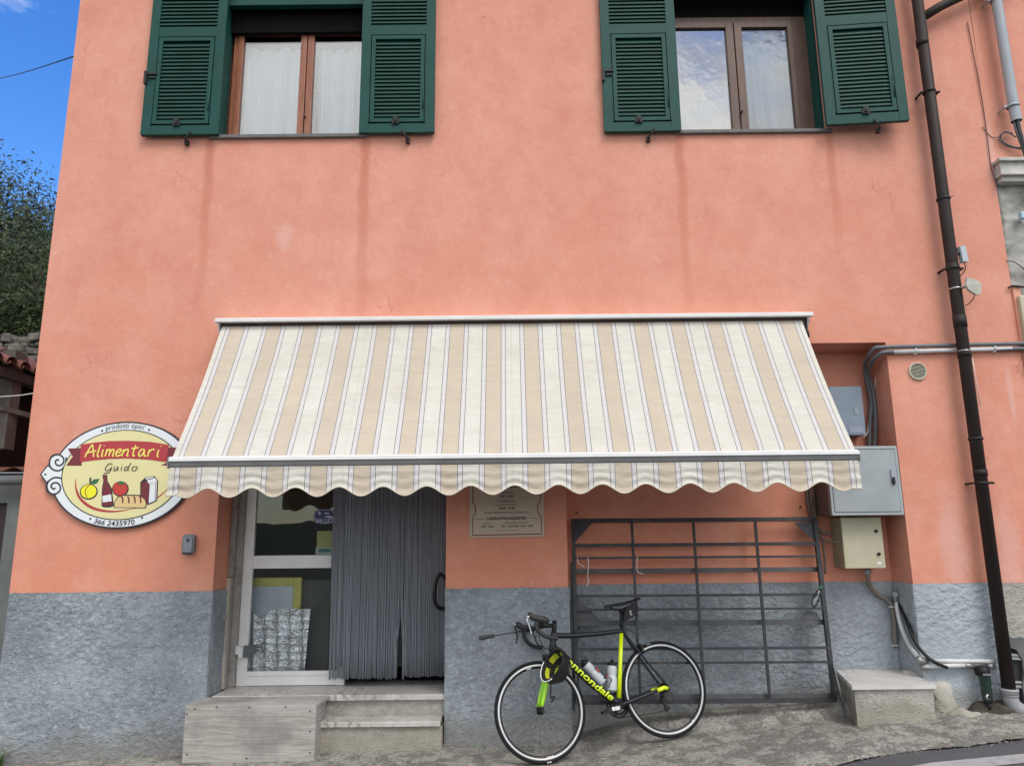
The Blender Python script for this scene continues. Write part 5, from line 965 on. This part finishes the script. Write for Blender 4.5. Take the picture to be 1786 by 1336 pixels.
dt = [HB+bu*.012, B(730, 570), B(880, 710), BB_]; mb.tube(smooth_path(dt, 4), [.030]*5+[.029]*7+[.031], 18)
mb.tube([ST+bu*.002, ST+bu*.03], .0165, 14); mb.lathe(BB_, bn_, [(-.040, 0), (-.040, .024), (.040, .024), (.040, 0)], 22)
mb.tube([B(1050, 800), BB_], .018, 12)
for s in (-1, 1):
    mb.tube(smooth_path([B(1088, 340)+bn_*s*.010, B(1190, 482)+bn_*s*.030, RW+bu*.02+bn_*s*.058], 5), .0085, 10)
    mb.tube(smooth_path([BB_+bn_*s*.022+bu*.0, B(1180, 800)+bn_*s*.045, B(1300, 748)+bn_*s*.058], 5), [.016]*4+[.014]*3+[.0125]*4, 10)
    mb.tube([RW+bn_*s*.055+bu*.025, RW+bn_*s*.06-bu*.012], .012, 10)
frm = mb.build('frame', FRAME, bk, label='matte black frame with neon yellow lettering')
mb = MB(); mb.tube([B(1070, 342), B(1062, 560), B(1053, 800)], [.0155, .0155, .0175], 14); mb.build('seat_tube', NEON, bk)
for s in (-1, 1):
    mb = MB(); mb.tube([B(1300, 750)+bn_*s*.058, B(1318, 742)+bn_*s*.059, B(1350, 729)+bn_*s*.059, RW+bn_*s*.061-bu*.002-e1*.00], [.012, .0155, .0150, .0125], 12); mb.build('stay_tip', NEON, frm)
# wordmark along the down tube
mb = MB(); a_, b_ = B(652, 497), B(1000, 790); ax = (b_-a_).normalized(); wv_ = bn_.cross(ax); wv_ = wv_ if wv_.z > 0 else -wv_; Lw = (b_-a_).length
PLY_ = [(583, 441), (730, 570), (880, 710), (1062, 848)]
def wm(u, v):
    x = 655+347*u; 
    for (xa, ya), (xb, yb) in zip(PLY_, PLY_[1:]):
        if xa <= x <= xb+1: y = ya+(yb-ya)*(x-xa)/(xb-xa)
    th = (v-.40)*1.5-.10; rr0 = .0330; return B(x, y)+bn_*(rr0*math.cos(th))+wv_*(rr0*math.sin(th))
fit_text(mb, 'cannondale', wm, 1, 1, .12, .022, cuts=[.08*i for i in range(-1, 10)]); mb.build('wordmark', NEON, frm)
# fork
mb = MB(); mb.tube([HB, HB-bu*.03], [.028, .030], 14); mb.tube([HB-bu*.03+bn_*.035, HB-bu*.035, HB-bu*.03-bn_*.035], .018, 12)
fk = mb.build('fork', FRAME, bk)
mb = MB()
for s in (-1, 1):
    top_ = HB-bu*.02+bn_*s*.034; mid = B(540, 660)+bn_*s*.045; mb.tube(smooth_path([top_, mid, FW_+bn_*s*.05+bu*.03], 5), [.017]*4+[.0175]*3+[.015]*2+[.012]*2, 12)
build_each(mb, 'blade', NEONG, fk)
mb = MB()
for s in (-1, 1): mb.tube([FW_+bn_*s*.05+bu*.034, FW_+bn_*s*.05-bu*.010], .011, 10); mb.tube([FW_+bn_*s*.045, FW_+bn_*s*.068], .011, 10)
mb.build('dropout', BLACK, fk)
# head set, stem and bar
mb = MB(); mb.tube([HT, B(597, 300), B(598, 252)], [.019, .0175, .0165], 14); mb.tube([B(597, 285), B(545, 288), B(492, 293)], [.016, .015, .017], 12); mb.lathe(B(480, 294), bn_, [(-.025, 0), (-.025, .020), (.025, .020), (.025, 0)], 16); stm = mb.build('stem', BLACK, bk)
mb = MB(); C0 = B(480, 294)
for s in (1, -1):
    o = .20*s
    if s > 0: q = [C0+bn_*.03, C0+bn_*.10, B(505, 262, .165), B(480, 262, .195), B(466, 285, .20), B(482, 322, .205), B(515, 352, .21), B(560, 370, .215), B(620, 378, .22)]
    else: q = [C0-bn_*.03, C0-bn_*.10, B(425, 305, -.165), B(392, 310, -.195), B(378, 335, -.20), B(388, 375, -.205), B(415, 412, -.21), B(455, 434, -.215), B(510, 442, -.22)]
    mb.tube(smooth_path(q, 5), .0145, 12)
hb = mb.build('handlebar', M('black_bar_tape', (.022, .022, .024), .7, 0, .2, 60, bump=.4, bs=200), bk)
for s in (1, -1):
    mb = MB()
    if s > 0: q = [(555, 262), (530, 246), (490, 240), (450, 232), (425, 214), (410, 203)]; rr_ = [.017, .024, .025, .022, .023, .015]
    else: q = [(455, 318), (432, 308), (400, 306), (365, 298), (342, 280), (325, 270)]; rr_ = [.015, .022, .022, .020, .021, .014]
    q3 = [B(x, y, .2*s) for x, y in q]; mb.tube(smooth_path(q3, 1), rr_, 12); hd = mb.build('brake_lever', M('black_rubber_hood', (.028, .028, .030), .55), bk)
    mb = MB(); q = [(408, 222), (404, 250), (416, 285), (428, 320), (434, 352)] if s > 0 else [(318, 285), (322, 310), (330, 345), (332, 385), (324, 415)]
    mb.tube(smooth_path([B(x, y, .2*s+.008) for x, y in q], 4), [.006]*6+[.0055]*6+[.0045]*5, 8); mb.build('blade', CHROME if s > 0 else BLACK, hd)
    mb = MB(); q = [(400, 215), (412, 226), (422, 236)] if s > 0 else [(313, 272), (318, 280), (326, 288)]
    mb.tube([B(x, y, .2*s+.014) for x, y in q], [.006, .009, .006], 8)
    if s > 0: mb.tube([B(470, 226, .215), B(505, 221, .215)], .004, 6)
    mb.build('trim', CHROME, hd)
mb = MB()
for q in ([(505, 285, .08), (470, 330, .05), (468, 400, .02), (500, 470, .0), (520, 495, .0)], [(430, 320, -.12), (470, 400, -.05), (520, 470, .0), (560, 500, .01)], [(440, 310, -.1), (455, 360, -.06), (480, 420, -.02), (600, 470, .03)], [(500, 300, .05), (486, 350, .04), (520, 440, .03), (600, 455, .035)], [(1090, 320, .0), (1150, 330, .0), (1180, 375, .0), (1200, 420, .0)]):
    mb.tube(smooth_path([B(*p) for p in q], 6), .0027, 6)
build_each(mb, 'brake_cable', BLACK, bk)
def caliper(c):
    mb = MB(); mb.bar(c-bn_*.035+bu*.0, c+bn_*.035, .02, .022, bu); 
    for s in (-1, 1): mb.bar(c+bn_*s*.034+bu*.01, c+bn_*s*.030-bu*.045, .016, .012, bn_); mb.tube([c+bn_*s*.022-bu*.042+e1*.02, c+bn_*s*.022-bu*.042-e1*.02], .006, 8)
    mb.build('brake_caliper', IRON, bk)
caliper(B(528, 503)); caliper(B(1203, 432))
# saddle, post
mb = MB(); mb.tube([ST+bu*.02, B(1071, 250), B(1072, 182)], .0135, 14); mb.tube([B(1070, 292), B(1070, 276)], .0165, 14); mb.lathe(B(1072, 182), bn_, [(-.022, 0), (-.022, .016), (.022, .016), (.022, 0)], 14); mb.build('seat_post', BLACK, bk)
mb = MB(); prof = [(955, 155, .012), (975, 148, .020), (1010, 142, .026), (1055, 136, .034), (1095, 128, .050), (1130, 118, .064), (1160, 108, .068), (1185, 98, .060)]
def sad(u, v):
    t = u*(len(prof)-1); i = min(int(t), len(prof)-2); f_ = t-i; x, y, w = [prof[i][k]*(1-f_)+prof[i+1][k]*f_ for k in range(3)]; a = 2*math.pi*v
    return B(x, y)+bn_*(w*math.cos(a))+bu*(.010*math.sin(a)-.010*abs(math.cos(a))**2*(1 if math.sin(a) < .2 else .6))
mb.grid(sad, 30, 24); sd_ = mb.build('saddle', M('black_saddle_cover', (.018, .018, .019), .55), bk)
mb = MB()
for s in (-1, 1): mb.tube(smooth_path([B(985, 158)+bn_*s*.008, B(1030, 172)+bn_*s*.018, B(1085, 178)+bn_*s*.022, B(1120, 160)+bn_*s*.022, B(1150, 130)+bn_*s*.022], 5), .0038, 6)
build_each(mb, 'rail', IRON, sd_)
# cranks, rings, cassette, chain, derailleur
mb = MB()
for r, o in ((.088, -.046), (.068, -.040)): mb.lathe(BB_+bn_*o, bn_, [(-.002, r-.014), (-.002, r), (.002, r), (.002, r-.014), (-.002, r-.014)], 48)
for k in range(4): a = k*math.pi/2+.5; mb.bar(BB_-bn_*.046, BB_-bn_*.046+(e1*math.cos(a)+bu*math.sin(a))*.082, .02, .008, bn_)
mb.build('chainring', IRON, bk)
mb = MB(); ca = B(952, 898, .062); mb.tube([BB_+bn_*.055, B(1000, 878, .06), ca], [.021, .018, .013], 12); cb_ = BB_*2-ca; cb_ = BB_+(BB_-ca)+bn_*(-.0); mb.tube([BB_-bn_*.055, BB_-bn_*.062-(ca-BB_-bn_*.062)], [.020, .013], 12); build_each(mb, 'crank', IRON, bk)
mb = MB(); pa = ca+bn_*.01
for cpt in (ca+bn_*.045, BB_-bn_*.11-(ca-BB_-bn_*.062)): mb.bar(cpt-e1*.035, cpt+e1*.035, .055, .018, bu+e1*.2); mb.tube([cpt-bn_*.04, cpt+bn_*.04], .009, 8)
mb.build('pedal', BLACK, bk)
mb = MB(); p0 = B(1032, 868, .079); 
def crt(u, v): return B(1062-60*u, 852+16*u*1.0+14*(v-.0), .0775) 
fit_text(mb, 'SI', lambda u, v: B(1063-58*u, 856+10*u+24*v, .0815), 1, 1, 0, .06); mb.build('crank_print', WHITE, bk)
mb = MB(); prof = []
for k in range(8): r = .048-.0035*k; h = -.018-.0035*k; prof += [(h, r-.006), (h, r), (h-.002, r), (h-.002, r-.006)]
mb.lathe(RW, bn_, prof, 30); mb.build('cassette', M('cassette_steel', (.10, .10, .10), .4, .8), bk)
mb = MB(); g1, g2 = B(1378, 800)-bn_*.05, B(1412, 868)-bn_*.05
for g in (g1, g2): mb.lathe(g, bn_, [(-.004, .006), (-.004, .021), (.004, .021), (.004, .006)], 16)
mb.bar(g1+bn_*.008, g2+bn_*.008, .02, .004, bn_); mb.bar(g1-bn_*.008, g2-bn_*.008, .02, .004, bn_); mb.tube([RW-bn_*.055-bu*.02, g1-bn_*.012], [.013, .016], 10); mb.tube(smooth_path([RW-bn_*.05-e1*.03, RW-bn_*.05-e1*.075-bu*.05, RW-bn_*.05-e1*.06-bu*.11, g1], 5), .0027, 6); mb.build('derailleur', IRON, bk)
mb = MB(); mb.bar(BB_-bn_*.046+bu*.087, RW-bn_*.034+bu*.036, .008, .006, bu); mb.bar(BB_-bn_*.046-bu*.087, g2-bu*.02, .008, .006, bu); mb.bar(g1+e1*.02, RW-bn_*.034-bu*.036, .008, .006, bu); mb.build('chain', IRON, bk)
# bottle cages
mb = MB()
ax1a, ax1b = B(830, 555), B(935, 680); 
for a_, b_ in ((B(895, 590, .036), B(965, 640, .036)), ): pass
mb.tube(smooth_path([B(1040, 745, -.01), B(990, 745, .0), B(985, 700, .036), B(1003, 670, .038), B(985, 655, .038), B(966, 640, .036), B(940, 690, .02), B(915, 705, .0)], 5), .0032, 6)
mb.tube(smooth_path([B(920, 700, .0), B(950, 655, .038), B(960, 640, .038), B(905, 598, .040), B(890, 590, .034), B(860, 640, .0)], 5), .0032, 6); cg = mb.build('bottle_cage', BLACK, bk)
mb = MB(); mb.bar(B(892, 582, .041), B(912, 612, .041), .006, .012, bn_); mb.bar(B(960, 638, .041), B(980, 648, .041), .006, .012, bn_); build_each(mb, 'cage_tag', REDP, cg)
def bottle(a_, b_, lab):
    ax = (b_-a_).normalized(); L_ = (b_-a_).length; t = thing('water_bottle', b_, lab, 'water bottle', 'drinking bottles on the bicycle')
    mb = MB(); mb.lathe(a_+ax*.028, ax, [(0, .024), (.004, .031), (.02, .035), (.05, .0355), (.062, .031), (.075, .031), (.085, .036), (L_-.04, .036), (L_-.031, .034), (L_-.028, 0)], 28); mb.build('body', BOTTLE, t)
    mb = MB(); mb.lathe(a_, ax, [(-.012, 0), (-.012, .009), (.002, .010), (.003, .014), (.008, .026), (.012, .032), (.030, .032), (.030, 0)], 24); mb.build('cap', BLACK, t)
bottle(B(795, 538), B(942, 690), 'frosted drinking bottle with black cap tilted on the down tube')
bottle(B(1004, 540), B(1003, 752), 'frosted drinking bottle with black cap upright beside the yellow seat tube')
# saddle bag, helmet, rod
bg_ = thing('saddle_bag', B(1140, 200), 'small black saddle bag hanging behind the seat post of the bicycle', 'bag')
mb = MB(); bp = [(1108, 150), (1185, 122), (1197, 180), (1165, 218), (1098, 254), (1088, 245), (1092, 200)]
mb.prism([B(x, y, .034) for x, y in bp], -bn_*.068); o = mb.build('body', M('black_nylon', (.016, .016, .018), .75, 0, .15, 40, bump=.4, bs=150), bg_)
bv = o.modifiers.new('soft', 'BEVEL'); bv.width = .010; bv.segments = 3
mb = MB(); mb.bar(B(1095, 235, .036), B(1180, 175, .036), .003, .003, bn_); mb.tube([B(1168, 205, .0), B(1192, 214, .0)], .004, 6); mb.build('strap', BLACK, bg_)
f = MB()
def bgp(x, y): return B(x, y, .0355)
ff = Flat(lambda x, y: B(x, y, .0365)); ff.stroke([(1128, 186), (1136, 182), (1142, 188)], 4, 0); ff.stroke([(1128, 200), (1134, 194), (1142, 200)], 4, 0); ff.stroke([(1134, 212), (1142, 205), (1146, 212)], 4, 0); ff.build('print', WHITE, bg_)
hm = thing('helmet', B(610, 550, .18), 'black cycling helmet with yellow padding hanging from the front of the bicycle', 'helmet')
HC = B(612, 548, .11)                                     # centre of the rim opening plane
hx = (B(720, 600, .11)-B(500, 500, .11)).normalized()
dome = (B(720, 600, .11)-B(600, 540, .11)).normalized()*.90-bn_*.42-bu*.05; dome.normalize()
lng = (B(505, 640, .11)-B(640, 450, .11)); lng = (lng-dome*lng.dot(dome)).normalized(); wid = dome.cross(lng)
HC = B(583, 556, .185)
def helm(u, v, k=1.0):
    a = 2*math.pi*u; b = v*math.pi/2; rl, rw, rd = .125*k, .098*k, .150*k
    fl = 1+.05*math.cos(a)*math.cos(b); rib = 1+.030*math.cos(a*8)*math.sin(b*2)
    return HC+(lng*math.cos(a)*rl*math.cos(b)*fl+wid*math.sin(a)*rw*math.cos(b)+dome*rd*math.sin(b))*rib
mb = MB(); mb.grid(lambda u, v: helm(u, v), 64, 18); mb.build('shell', M('gloss_black_shell', (.008, .008, .009), .35, 0, .1, coat=.15), hm)
mb = MB(); mb.grid(lambda u, v: helm(u, v, .86), 64, 14); mb.grid(lambda u, v: helm(u, 0, 1-.14*v), 64, 1); mb.build('foam_liner', M('black_foam', (.012, .012, .012), .8), hm)
mb = MB()
for a0, a1, v0, v1 in ((.05, .20, .12, .3), (.27, .40, .1, .32), (.45, .58, .15, .35), (.62, .75, .1, .3), (.82, .95, .15, .35), (.10, .3, .5, .62), (.5, .72, .5, .65)):
    mb.grid(lambda u, v, a0=a0, a1=a1, v0=v0, v1=v1: helm(a0+(a1-a0)*u, v0+(v1-v0)*v, .84), 8, 4)
build_each(mb, 'padding', M('yellow_padding', (.50, .55, .02), .8), hm)
mb = MB(); mb.tube([helm(.5+.24*(i/20)-.0, 0, 1.01) if False else helm(-.12+.36*i/20, 0, 1.01) for i in range(21)], .004, 6); mb.build('white_edge', WHITE, hm)
mb = MB(); mb.tube(smooth_path([helm(.05, .0, .95), B(560, 665, .12), B(572, 730, .1), B(568, 780, .09), B(580, 805, .09), B(575, 822, .09)], 6), .0045, 6); mb.tube(smooth_path([helm(.9, .0, .95), B(590, 640, .12), B(572, 700, .1)], 5), .0045, 6); mb.tube(smooth_path([B(565, 795, .09), B(592, 790, .09), B(597, 800, .09), B(572, 826, .09)], 4), .0055, 6)
mb.tube(smooth_path([helm(.3, 0, .9), helm(.2, .3, .6), HC+dome*.03, helm(.75, .3, .6), helm(.7, 0, .9)], 5), .005, 6); mb.build('straps', BLACK, hm)
rd = thing('rod', B(60, 372, -.05), 'thin black rod with a foam grip sticking out left of the handlebar', 'rod')
mb = MB(); mb.tube([B(170, 358, .05), B(420, 318, .02)], .0035, 8); mb.build('shaft', BLACK, rd)
mb = MB(); mb.tube([B(62, 374, .06), B(70, 374, .06), B(165, 360, .05), B(174, 359, .05)], [.010, .0155, .0135, .009], 12); mb.build('grip', M('grey_foam_grip', (.04, .042, .048), .85), rd)
# ------------------------------------------------------------------ left background
ob = thing('outbuilding', (-5, 1.2, 0), 'dark outbuilding with red roof tiles and gutter left of the pink house', 'shed')
TILE = M('terracotta_tile', (.21, .085, .065), .85, 0, .35, 6, bump=.5, bs=40, dirt=(.10, .07, .06), ds=5)
DKW = M('shaded_shed_brown', (.045, .032, .030), .9, 0, .3, 3)  # dark brown carries the shade of the open void under the eave
mb = MB(); ez = at(0, 628, 1.0).z; ex_ = at(0, 628, 1.0).x
for i in range(16):
    y = .55+i*.21
    for kk in range(5):
        x0 = ex_-.42*kk; z0 = ez+.16*kk+.012*kk
        def tl(u, v, x0=x0, z0=z0, y=y): a = math.pi*u; return Vector((x0-.5*v, y+.085*math.cos(a)*(1-.1*v), z0+.075*math.sin(a)+.19*v))
        mb.grid(tl, 8, 2)
        def tl2(u, v, x0=x0, z0=z0, y=y): a = math.pi*u; return Vector((x0-.5*v, y+.105+.085*math.cos(a), z0+.03-.045*math.sin(a)+.19*v))
        mb.grid(tl2, 6, 2)
mb.build('roof_tiles', TILE, ob)
mb = MB(); mb.prism([(ex_-.05, .4, ez-.10), (ex_-.05, .4, ez-.03), (ex_-3, .4, ez+1.1), (ex_-3, .4, ez+1.0)], (0, 3.6, 0)); mb.box(ex_-.10, ex_-.02, .4, 4, ez-.14, ez-.05); mb.build('roof_boards', DKW, ob)
mb = MB(); mb.box(ex_-3, ex_-.6, 2.2, 2.3, 1.8, ez-.06); mb.box(ex_-.62, ex_-.55, 1.4, 4, 1.8, ez); mb.box(ex_-2, -3.95, 3.9, 4, -.5, 3.0); mb.build('back_wall', DKW, ob)
mb = MB(); a = at(10, 670, 1.3); mb.box(a.x-.07, a.x+.06, 1.3, 1.45, 2.4, a.z+.35); mb.bar(at(0, 712, 1.25), at(60, 728, 1.6), .08, .05); mb.build('post', M('grey_brown_post', (.12, .105, .095), .9, 0, .3), ob)
mb = MB(); mb.grid(lambda u, v: Vector((-6.5+2.45*u, 1.05+.9*v, at(20, 818, 1.05).z+.10*v+.018*math.sin(u*70)*(1-.3*v))), 200, 4); mb.build('lower_tiles', TILE, ob)
gzz = at(20, 833, .95).z; mb = MB(); mb.tube([(-6.5, .97, gzz-.02), (-3.95, .97, gzz-.02)], .045, 14); mb.build('gutter', M('grey_zinc', (.17, .19, .19), .5, .2, .2), ob)
mb = MB(); mb.tube(smooth_path([(-6.5, .9, gzz+.035), (-4.7, .9, gzz+.04), (-3.95, .9, gzz+.03)], 4), .006, 6); mb.build('wire', SILVER, ob)
CW = M('grey_concrete_wall', (.155, .17, .165), .9, 0, .3, 2.5, bump=.5, bs=20, dirt=(.08, .09, .085), ds=3)
mb = MB(); dx_ = at(14, 870, 1.1).x; mb.box(dx_, -3.92, 1.1, 1.3, -.5, gzz-.02); mb.box(-6.5, dx_, 1.1, 1.3, gzz-.22, gzz-.02); mb.build('concrete_wall', CW, ob)
mb = MB(); mb.box(-6.5, dx_-.001, 1.16, 1.2, -.5, gzz-.22); mb.build('dark_door', M('dark_brown_door', (.035, .022, .022), .7), ob)
# terraced slope with dry stone walls and an olive tree
STN = M('dry_stone', (.15, .14, .12), .95, 0, .4, 9, dirt=(.09, .08, .06), ds=4)
def stones(name, x0, x1, y, z0, z1, lab, seed):
    mb = MB(); rr = random.Random(seed); z = z0
    while z < z1:
        h = rr.uniform(.09, .20); x = x0+rr.uniform(-.2, 0)
        while x < x1:
            w = rr.uniform(.14, .42); n0 = len(mb.v); k1 = rr.uniform(-.03, .03); mb.box(x, x+w-.02, y+rr.uniform(-.10, .06), y+.4, z+k1, z+h-.01+k1*.3+rr.uniform(-.03, .02), .035)
            for i in range(n0, len(mb.v)): p = mb.v[i]; mb.v[i] = p+Vector((nz3(p.x*4, p.z*4, 1)*.05, nz3(p.x*5, p.z*5, 1, 4)*.06, nz3(p.x*3, p.z*4, 1, 8)*.06))
            x += w
        z += h
    return mb.build(name, STN, label=lab, cat='stone wall')
a, b = at(0, 625, 9), at(90, 588, 9); stones('dry_stone_wall', -12.5, b.x+1.5, 9, a.z-1.2, b.z, 'lower dry stone wall just above the tiled roof at the left', 2)
a2, b2 = at(0, 600, 11), at(85, 525, 11); stones('dry_stone_wall', b2.x-.75, b2.x+1.5, 11, b.z-.1, b2.z, 'upper dry stone wall fragment among the bushes at the left', 4)
SOIL = M('overgrown_slope', (.055, .06, .030), .95, 0, .5, 3, bump=1, bs=15)
mb = MB()
def slope(u, v):
    x = -34+30*u; y = 5+26*v; z = -1.0+ (y-5)*.0
    zz = [(5, -.6), (8.9, a.z-1.0), (9.3, b.z-.02), (11, b.z+.15), (11.3, b2.z-.05), (14, b2.z+.8), (31, b2.z+2.0)]
    for (ya, za), (yb, zb_) in zip(zz, zz[1:]):
        if y <= yb+1e-6: z = za+(zb_-za)*(y-ya)/(yb-ya); break
    return Vector((x, y, z+.15*nz3(x, y, .6)+.08*nz3(x, y, 2.3)))
mb.grid(slope, 120, 150); mb.build('terrain', SOIL, kind='structure')
def leaves(mb, rr, c, rad, n, size, dens=None, flat=.5):
    k = 0
    cl = [Vector((rr.gauss(0, 1), rr.gauss(0, 1), rr.gauss(0, 1))).normalized()*rr.uniform(.35, 1.0) for _ in range(dens or 60)]
    for i in range(n):
        q = rr.choice(cl); q = q+Vector((rr.gauss(0, .12), rr.gauss(0, .12), rr.gauss(0, .13)))
        if q.length > 1.12: continue
        p = Vector((c[0]+q.x*rad[0], c[1]+q.y*rad[1], c[2]+q.z*rad[2])); d = Vector((rr.gauss(0, 1), rr.gauss(0, 1), rr.gauss(0, .8)+.3)).normalized(); s = d.orthogonal().normalized(); s = (s*math.cos(k)+d.cross(s)*math.sin(k)); k += 1.7
        l = size*rr.uniform(.6, 1.3); w = l*.30
        mb.add([p-d*l*.5, p+s*w*.5, p+d*l*.5, p-s*w*.5], [(0, 1, 2, 3)])
LEAF = M('olive_leaf', (.12, .15, .095), .6, 0, .5, 1.6, col2=(.030, .046, .024)); LEAF.node_tree.nodes['Principled BSDF'].inputs['Specular IOR Level'].default_value = .4
LEAF2 = M('bush_leaf', (.050, .075, .022), .7, 0, .4, 1.5); BARK = M('olive_bark', (.07, .055, .045), .9, 0, .3, 8, bump=1, bs=20)
rr = random.Random(11)
ot = thing('olive_tree', (-15.0, 14, b2.z), 'grey green olive tree rising into the blue sky at the left edge', 'tree')
mb = MB(); base = Vector((-15.1, 14, b2.z+.2)); mb.tube(smooth_path([base, base+Vector((.2, 0, 1.2)), base+Vector((.05, 0, 2.6)), base+Vector((.2, 0, 3.6))], 4), [.26]*4+[.2]*4+[.13]*4+[.05], 10)
for k in range(16):
    a_ = rr.uniform(0, 6.28); s0 = base+Vector((.1, 0, rr.uniform(.8, 2.8))); t_ = s0+Vector((math.cos(a_)*rr.uniform(.7, 1.6), math.sin(a_)*rr.uniform(.7, 1.6), rr.uniform(.1, .8))); mb.tube(smooth_path([s0, (s0+t_)/2+Vector((0, 0, .25)), t_], 3), [.09, .08, .065, .05, .04, .03, .015], 6)
mb.build('trunk', BARK, ot)
mb = MB(); leaves(mb, rr, (-15.3, 14, 8.8), (3.1, 2.4, 3.9), 46000, .15, 190); leaves(mb, rr, (-13.7, 14.2, 8.6), (1.35, 1.5, 2.8), 15000, .14, 80); mb.build('crown', LEAF, ot)
bs = []
for i, (px_, py_, Y, r, lab) in enumerate(((20, 480, 10.5, (1.5, 1, 1.4), 'dark bush below the olive tree, farthest left'), (80, 500, 12.3, (1.3, .8, 1.5), 'bush beside the house edge below the olive tree'), (40, 556, 9.6, (1.5, .6, .62), 'low dark shrub spilling over the lower stone wall'))):
    c = at(px_, py_, Y); s = thing('bush', (c.x, c.y, c.z-r[2]), lab, 'bush', 'bushes on the terraced slope')
    mb = MB(); leaves(mb, rr, tuple(c), r, 6500, .11, 60); mb.build('foliage', LEAF2, s)
    mb = MB()
    for k in range(6): mb.tube([Vector((c.x+rr.uniform(-.2, .2), c.y, c.z-r[2]-.3)), c+Vector((rr.uniform(-.6, .6)*r[0], 0, rr.uniform(0, .6)*r[2]))], [.03, .01], 5)
    mb.build('stems', BARK, s)
mb = MB(); wa, wb_ = at(136, 96.5, .02), at(0, 125, 4); mb.tube([wa.lerp(wb_, i/10*2.2)-Vector((0, 0, .12*math.sin(math.pi*i/10))) for i in range(11)], .006, 6); mb.build('overhead_wire', BLACK, label='thin dark wire crossing the blue sky at the top left', cat='wire')
mb = MB(); mb.tube(smooth_path([at(59, 686, .3), at(30, 690, .6), at(0, 692, .9), at(-60, 696, 1.5)], 5), .0045, 6); mb.build('washing_line', STRING, label='thin pale line stretched in front of the dark outbuilding', cat='line')
# tuft of grass and weeds at the foot of the left corner
GR = M('green_weed', (.07, .15, .025), .7, 0, .4, 20)
mb = MB(); rr = random.Random(9)
def blade(c, h, w):
    a = rr.uniform(0, 6.28); d = Vector((math.cos(a), math.sin(a), 0)); s = Vector((-d.y, d.x, 0)); b_ = rr.uniform(.2, .9)*h
    p = [Vector(c), Vector(c)+d*b_*.3+Vector((0, 0, h*.6)), Vector(c)+d*b_+Vector((0, 0, h))]
    mb.add([p[0]-s*w, p[0]+s*w, p[1]+s*w*.8, p[1]-s*w*.8, p[2]], [(0, 1, 2, 3), (3, 2, 4)])
for i in range(900):
    x = -3.98-abs(rr.gauss(0, .14))+.22*(rr.random() < .5); y = -.05-abs(rr.gauss(0, .12)); blade((x, y, pave_z(x, y)-.01), rr.uniform(.04, .15), rr.uniform(.002, .006))
for i in range(120):
    x = rr.choice((-3.1, -2.75, -.3, .1, 1.3, 3.2))+rr.gauss(0, .05); y = -.03-abs(rr.gauss(0, .02)); blade((x, y, pave_z(x, y)-.01), rr.uniform(.015, .04), rr.uniform(.0015, .003))
mb.build('grass', GR, kind='stuff')
# grit and pebbles lying in the gutter at the foot of the wall
mb = MB()
def pebble(c, r):
    vs = [Vector(c)+Vector((r*rr.uniform(.7, 1.3)*a, r*rr.uniform(.7, 1.3)*b, r*rr.uniform(.5, .9)*d)) for a, b, d in ((1, 0, 0), (0, 1, 0), (-1, 0, 0), (0, -1, 0), (0, 0, 1), (0, 0, -1))]
    mb.add(vs, [(0, 1, 4), (1, 2, 4), (2, 3, 4), (3, 0, 4), (1, 0, 5), (2, 1, 5), (3, 2, 5), (0, 3, 5)])
for i in range(6000):
    x = rr.uniform(-4.2, 4.4); e = edgeY(x); y = rr.choice((rr.uniform(e, -.02), e+rr.gauss(.02, .05), -.06-abs(rr.gauss(0, .07)))); pebble((x, y, pave_z(x, y)+.001), rr.uniform(.0015, .007))
mb.build('gravel', M('grit', (.26, .245, .215), .9, 0, .5, 60), kind='stuff')
